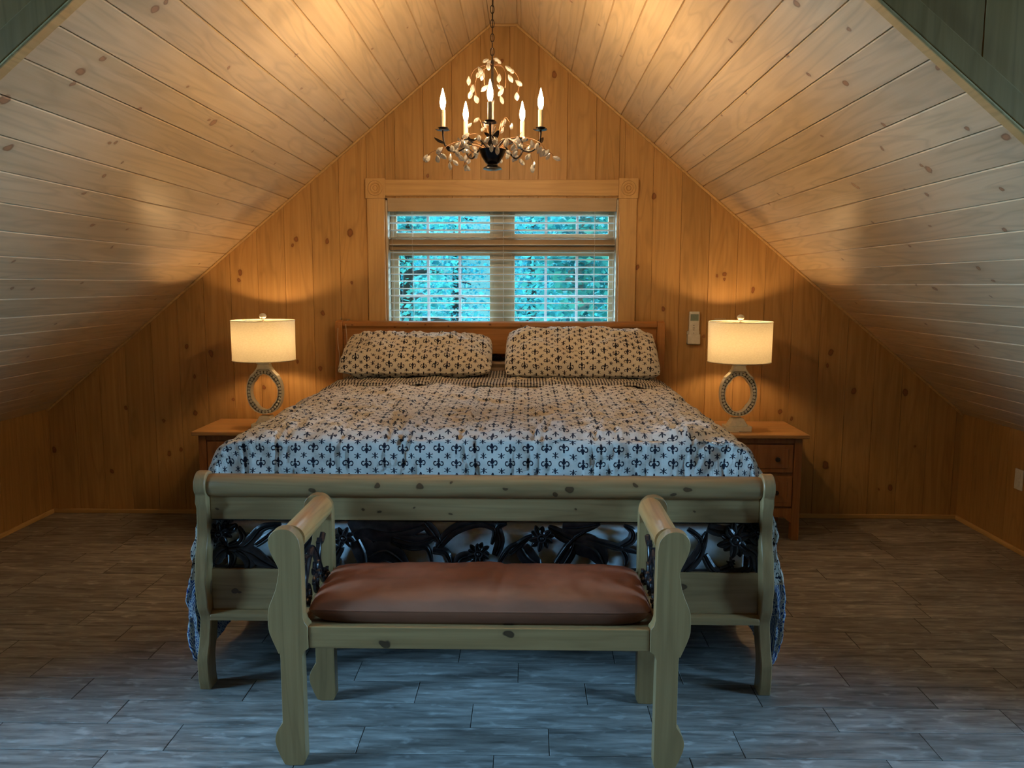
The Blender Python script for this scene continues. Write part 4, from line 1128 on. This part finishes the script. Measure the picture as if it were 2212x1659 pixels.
# outlet on the right knee wall
def plate(cx, cy, cz, axis, lab, wv=.072, hv=.115, name='wall_outlet', mat=M_white):
    r = thing(name, lab, 'outlet', loc=(cx, cy, cz))
    if axis == 'x':
        obj('cover_plate', MB().box((-.006, -wv/2, -hv/2), (0, wv/2, hv/2)), mat, r, bevel=.002)
        for q in (-.022, .022): obj('socket', MB().box((-.0085, -.017, q-.014), (-.005, .017, q+.014)), mat, r, bevel=.003)
    else:
        obj('cover_plate', MB().box((-wv/2, -.006, -hv/2), (wv/2, 0, hv/2)), mat, r, bevel=.002)
        for q in (-.022, .022): obj('socket', MB().box((-.017, -.0085, q-.014), (.017, -.005, q+.014)), mat, r, bevel=.003)
    return r
plate(XR, 4.402, .405, 'x', 'white wall outlet low on the right knee wall at the edge of the view')
plate(1.195, D, 1.205, 'y', 'beige outlet plate on the wall just behind the right lamp shade', mat=plain('beige_plastic', (.50,.38,.22), .5))
# white cord by the left end of the headboard
def W3(px, py, Y): x, z = at(px, py, Y); return (x, Y, z)
mb = MB()
mb.tube(spline([W3(737,686,5.0), W3(733,697,4.985), W3(730.5,706,4.90), W3(729.5,730,4.882), W3(731,750,4.88), W3(733,765,4.88), W3(733,790,4.88)], 5), .0021, 6)
tag(obj('power_cord', mb, plain('white_cord', (.62,.52,.40), .5), smooth=180), 'white cord looping down over the left end of the headboard', 'cord')
mb = MB()
mb.tube(spline([W3(755,690,5.0), W3(748,694,4.975), W3(747,702,4.900), W3(748,715,4.897), W3(749,726,4.895), W3(750,750,4.89)], 5), .0021, 6)
tag(obj('power_cord', mb, bpy.data.materials['white_cord'], smooth=180), 'shorter white cord dropping over the headboard behind the left pillow', 'cord')
# little pale thing lying on the right nightstand
mb = MB(); mb.prism([(1.165,4.590),(1.222,4.585),(1.232,4.600),(1.218,4.616),(1.165,4.618)], 'z', .625, .631)
tag(obj('notepad', mb, plain('pale_paper', (.68,.60,.48), .6), bevel=.0015), 'small flat pale pad on the right nightstand in front of the lamp base', 'notepad')

# ------------------------------------------------------------------ outside: slope and trees
M_ground = wood('forest_floor', (.015,.13,.12), (.04,.22,.18), 'x', rough=.9, attr=False)
mb = MB(); nx, ny = 24, 16
for j in range(ny+1):
    for i in range(nx+1):
        X = -22+44*i/nx; Yg = 6.2+34*j/ny
        mb.v.append((X, Yg, -2.8+max(0, (Yg-13))*.42+noise.noise(Vector((X*.2, Yg*.2, 0)))*.5))
for j in range(ny):
    for i in range(nx):
        a = j*(nx+1)+i; mb.f.append((a, a+1, a+nx+2, a+nx+1))
o = obj('hillside', mb, M_ground, smooth=180); o['kind'] = 'structure'
def m_leaf():
    m, t = newmat('foliage')
    tc = t.n('ShaderNodeTexCoord').outputs['Object']
    a = t.n('ShaderNodeAttribute', attribute_name='rnd').outputs['Fac']
    rr = t.n('ShaderNodeObjectInfo').outputs['Random']
    col = t.mix(a, (.006,.11,.19), (.13,.60,.50))
    col = t.mix(t.m('MULTIPLY', rr, .7), col, (.010,.26,.38))
    d = t.n('ShaderNodeBsdfDiffuse', {'Color': col}).outputs[0]; tr = t.n('ShaderNodeBsdfTranslucent', {'Color': col}).outputs[0]
    t.out(t.n('ShaderNodeMixShader', {0: .35, 1: d, 2: tr}).outputs[0]); return m
M_leaf = m_leaf(); M_bark = wood('bark', (.03,.03,.03), (.07,.07,.07), 'z', rough=.9)
M_birch = plain('pale_bark', (.25,.32,.34), .8)
def tree(x, y, h, cr, seed, lab,  base=-2.8, bark=None, low=.12):
    r_ = random.Random(seed); zg = base+max(0, (y-13))*.42
    T = thing('tree', lab, 'tree', 'trees outside the window', loc=(x, y, zg))
    mb = MB(); mb.tube([(0,0,-.4), (.05*r_.uniform(-1,1),0,h*.3), (.1*r_.uniform(-1,1),.05,h*.6), (0,0,h*.95)], [.16,.12,.09,.03] if cr > .5 else [.055,.05,.04,.02], 8)
    for k in range(14):
        z0 = h*(low+.05+(.85-low)*k/14); a = r_.uniform(0, 6.28); l_ = cr*(1-.6*k/14)
        mb.tube([(0,0,z0), (math.cos(a)*l_*.5, math.sin(a)*l_*.5, z0+l_*.12), (math.cos(a)*l_*.9, math.sin(a)*l_*.9, z0+l_*.05)], [.04,.025,.01], 5)
    obj('trunk', mb, bark or M_bark, T, smooth=60)
    mb = MB(); rv = []
    for c in range(70):
        t = r_.random(); z0 = h*(low+(1-low)*t); rad = cr*(1-t*.75)*r_.uniform(.3, 1); a = r_.uniform(0, 6.28)
        cx_, cy2 = math.cos(a)*rad, math.sin(a)*rad; b0 = r_.uniform(.0, 1)
        for q in range(75):
            p = Vector((cx_+max(-.5, min(.5, r_.gauss(0,.26))), cy2+max(-.5, min(.5, r_.gauss(0,.26))), z0+r_.gauss(0,.16)))
            n1 = Vector((r_.gauss(0,1), r_.gauss(0,1), r_.gauss(0,.5))).normalized(); n2 = n1.orthogonal().normalized()
            n2 = (n2+n1.cross(n2)*r_.uniform(-2,2)).normalized(); s = r_.uniform(.022,.055)
            mb.add([p-n1*s, p+n2*s*.55, p+n1*s, p-n2*s*.55], [(0,1,2,3)]); rv.append(min(1, max(0, b0*.75+r_.uniform(0,.35))))
    f = obj('crown', mb, M_leaf, T); set_rnd(f, rv)
specs = [(-4.3,9.6,5.6,'first-row tree outside, leftmost'),(-1.35,9.4,5.5,'first-row tree behind the left window panes'),(1.6,9.6,5.6,'first-row tree behind the right window panes'),(4.5,9.6,5.6,'first-row tree outside, rightmost'),
 (-2.85,12.6,6.0,'second-row tree seen between the trunks on the left'),(.10,12.5,6.0,'second-row tree straight behind the window mullion'),(3.05,12.6,6.0,'second-row tree at the right of the window view'),
 (-4.4,15.8,5.8,'third-row tree on the rising ground, far left'),(-1.4,15.7,5.8,'third-row tree on the rising ground, left of the mullion'),(1.6,15.8,5.8,'third-row tree on the rising ground, right of the mullion'),(4.6,15.8,5.8,'third-row tree on the rising ground, far right'),
 (-2.9,18.9,5.4,'hindmost tree uphill on the left'),(.10,18.9,5.4,'hindmost tree uphill in the middle'),(3.1,18.9,5.4,'hindmost tree uphill on the right')]
for i, (x, y, h, lab) in enumerate(specs): tree(x, y, h, .92, 100+i, lab)
tree(.50, 7.3, 5.6, .30, 77, 'slender pale-barked tree close behind the right panes', bark=M_birch, low=.66)

# ------------------------------------------------------------------ light
wd = bpy.data.worlds.new('world'); sc.world = wd; wd.use_nodes = True
wt = wd.node_tree; wt.nodes.clear()
bg = wt.nodes.new('ShaderNodeBackground'); wo = wt.nodes.new('ShaderNodeOutputWorld'); wt.links.new(bg.outputs[0], wo.inputs[0])
bg.inputs[0].default_value = (.42,.74,1.0,1); # the sky is brightest on the side the bedroom window faces
wtc = wt.nodes.new('ShaderNodeTexCoord'); wsp = wt.nodes.new('ShaderNodeSeparateXYZ'); wmr = wt.nodes.new('ShaderNodeMapRange')
wt.links.new(wtc.outputs['Generated'], wsp.inputs[0]); wt.links.new(wsp.outputs[1], wmr.inputs[0])
wmr.inputs[1].default_value = .15; wmr.inputs[2].default_value = .65; wmr.inputs[3].default_value = 1.2; wmr.inputs[4].default_value = 34
wt.links.new(wmr.outputs[0], bg.inputs[1])
def area(name, loc, rot, sx, sy, col, power, portal=False):
    l = bpy.data.lights.new(name, 'AREA'); l.shape = 'RECTANGLE'; l.size = sx; l.size_y = sy; l.color = col; l.energy = power
    o = bpy.data.objects.new(name, l); COL.objects.link(o); o.location = loc; o.rotation_euler = rot
    if portal: l.cycles.is_portal = True
    return o
DAY = (.27,.62,1.0)
ly = (WY1+WY2)/2
for nm, sg, X0, pw in (('daylight_left', -1, OUTL-.5, 42), ('daylight_right', 1, OUTR+.5, 30)):
    p0 = Vector((X0, ly, 2.0)); tgt = Vector((BC-sg*2.3, 3.2, .20))
    o = area(nm, p0, (0,0,0), 1.1, 1.2, DAY, pw); o.data.spread = R_(46)
    o.rotation_euler = (tgt-p0).to_track_quat('-Z', 'Y').to_euler()
area('daylight_portal', ((OX1+OX2)/2, D+.15, (OZ1+OZ2)/2), (R_(-90), 0, 0), OX2-OX1, OZ2-OZ1, (1,1,1), 1, portal=True)

sc.view_settings.view_transform = 'Standard'; sc.view_settings.look = 'None'; sc.view_settings.gamma = 1; sc.view_settings.use_curve_mapping = False
sc.view_settings.exposure = 0
sc.cycles.max_bounces = 7; sc.cycles.diffuse_bounces = 3; sc.cycles.glossy_bounces = 2; sc.cycles.transmission_bounces = 5; sc.cycles.transparent_max_bounces = 10
sc.cycles.caustics_reflective = False; sc.cycles.caustics_refractive = False; sc.cycles.sample_clamp_indirect = 3.0; sc.cycles.use_denoising = True
sc.cycles.use_adaptive_sampling = True; sc.cycles.adaptive_threshold = .12; sc.cycles.adaptive_min_samples = 16
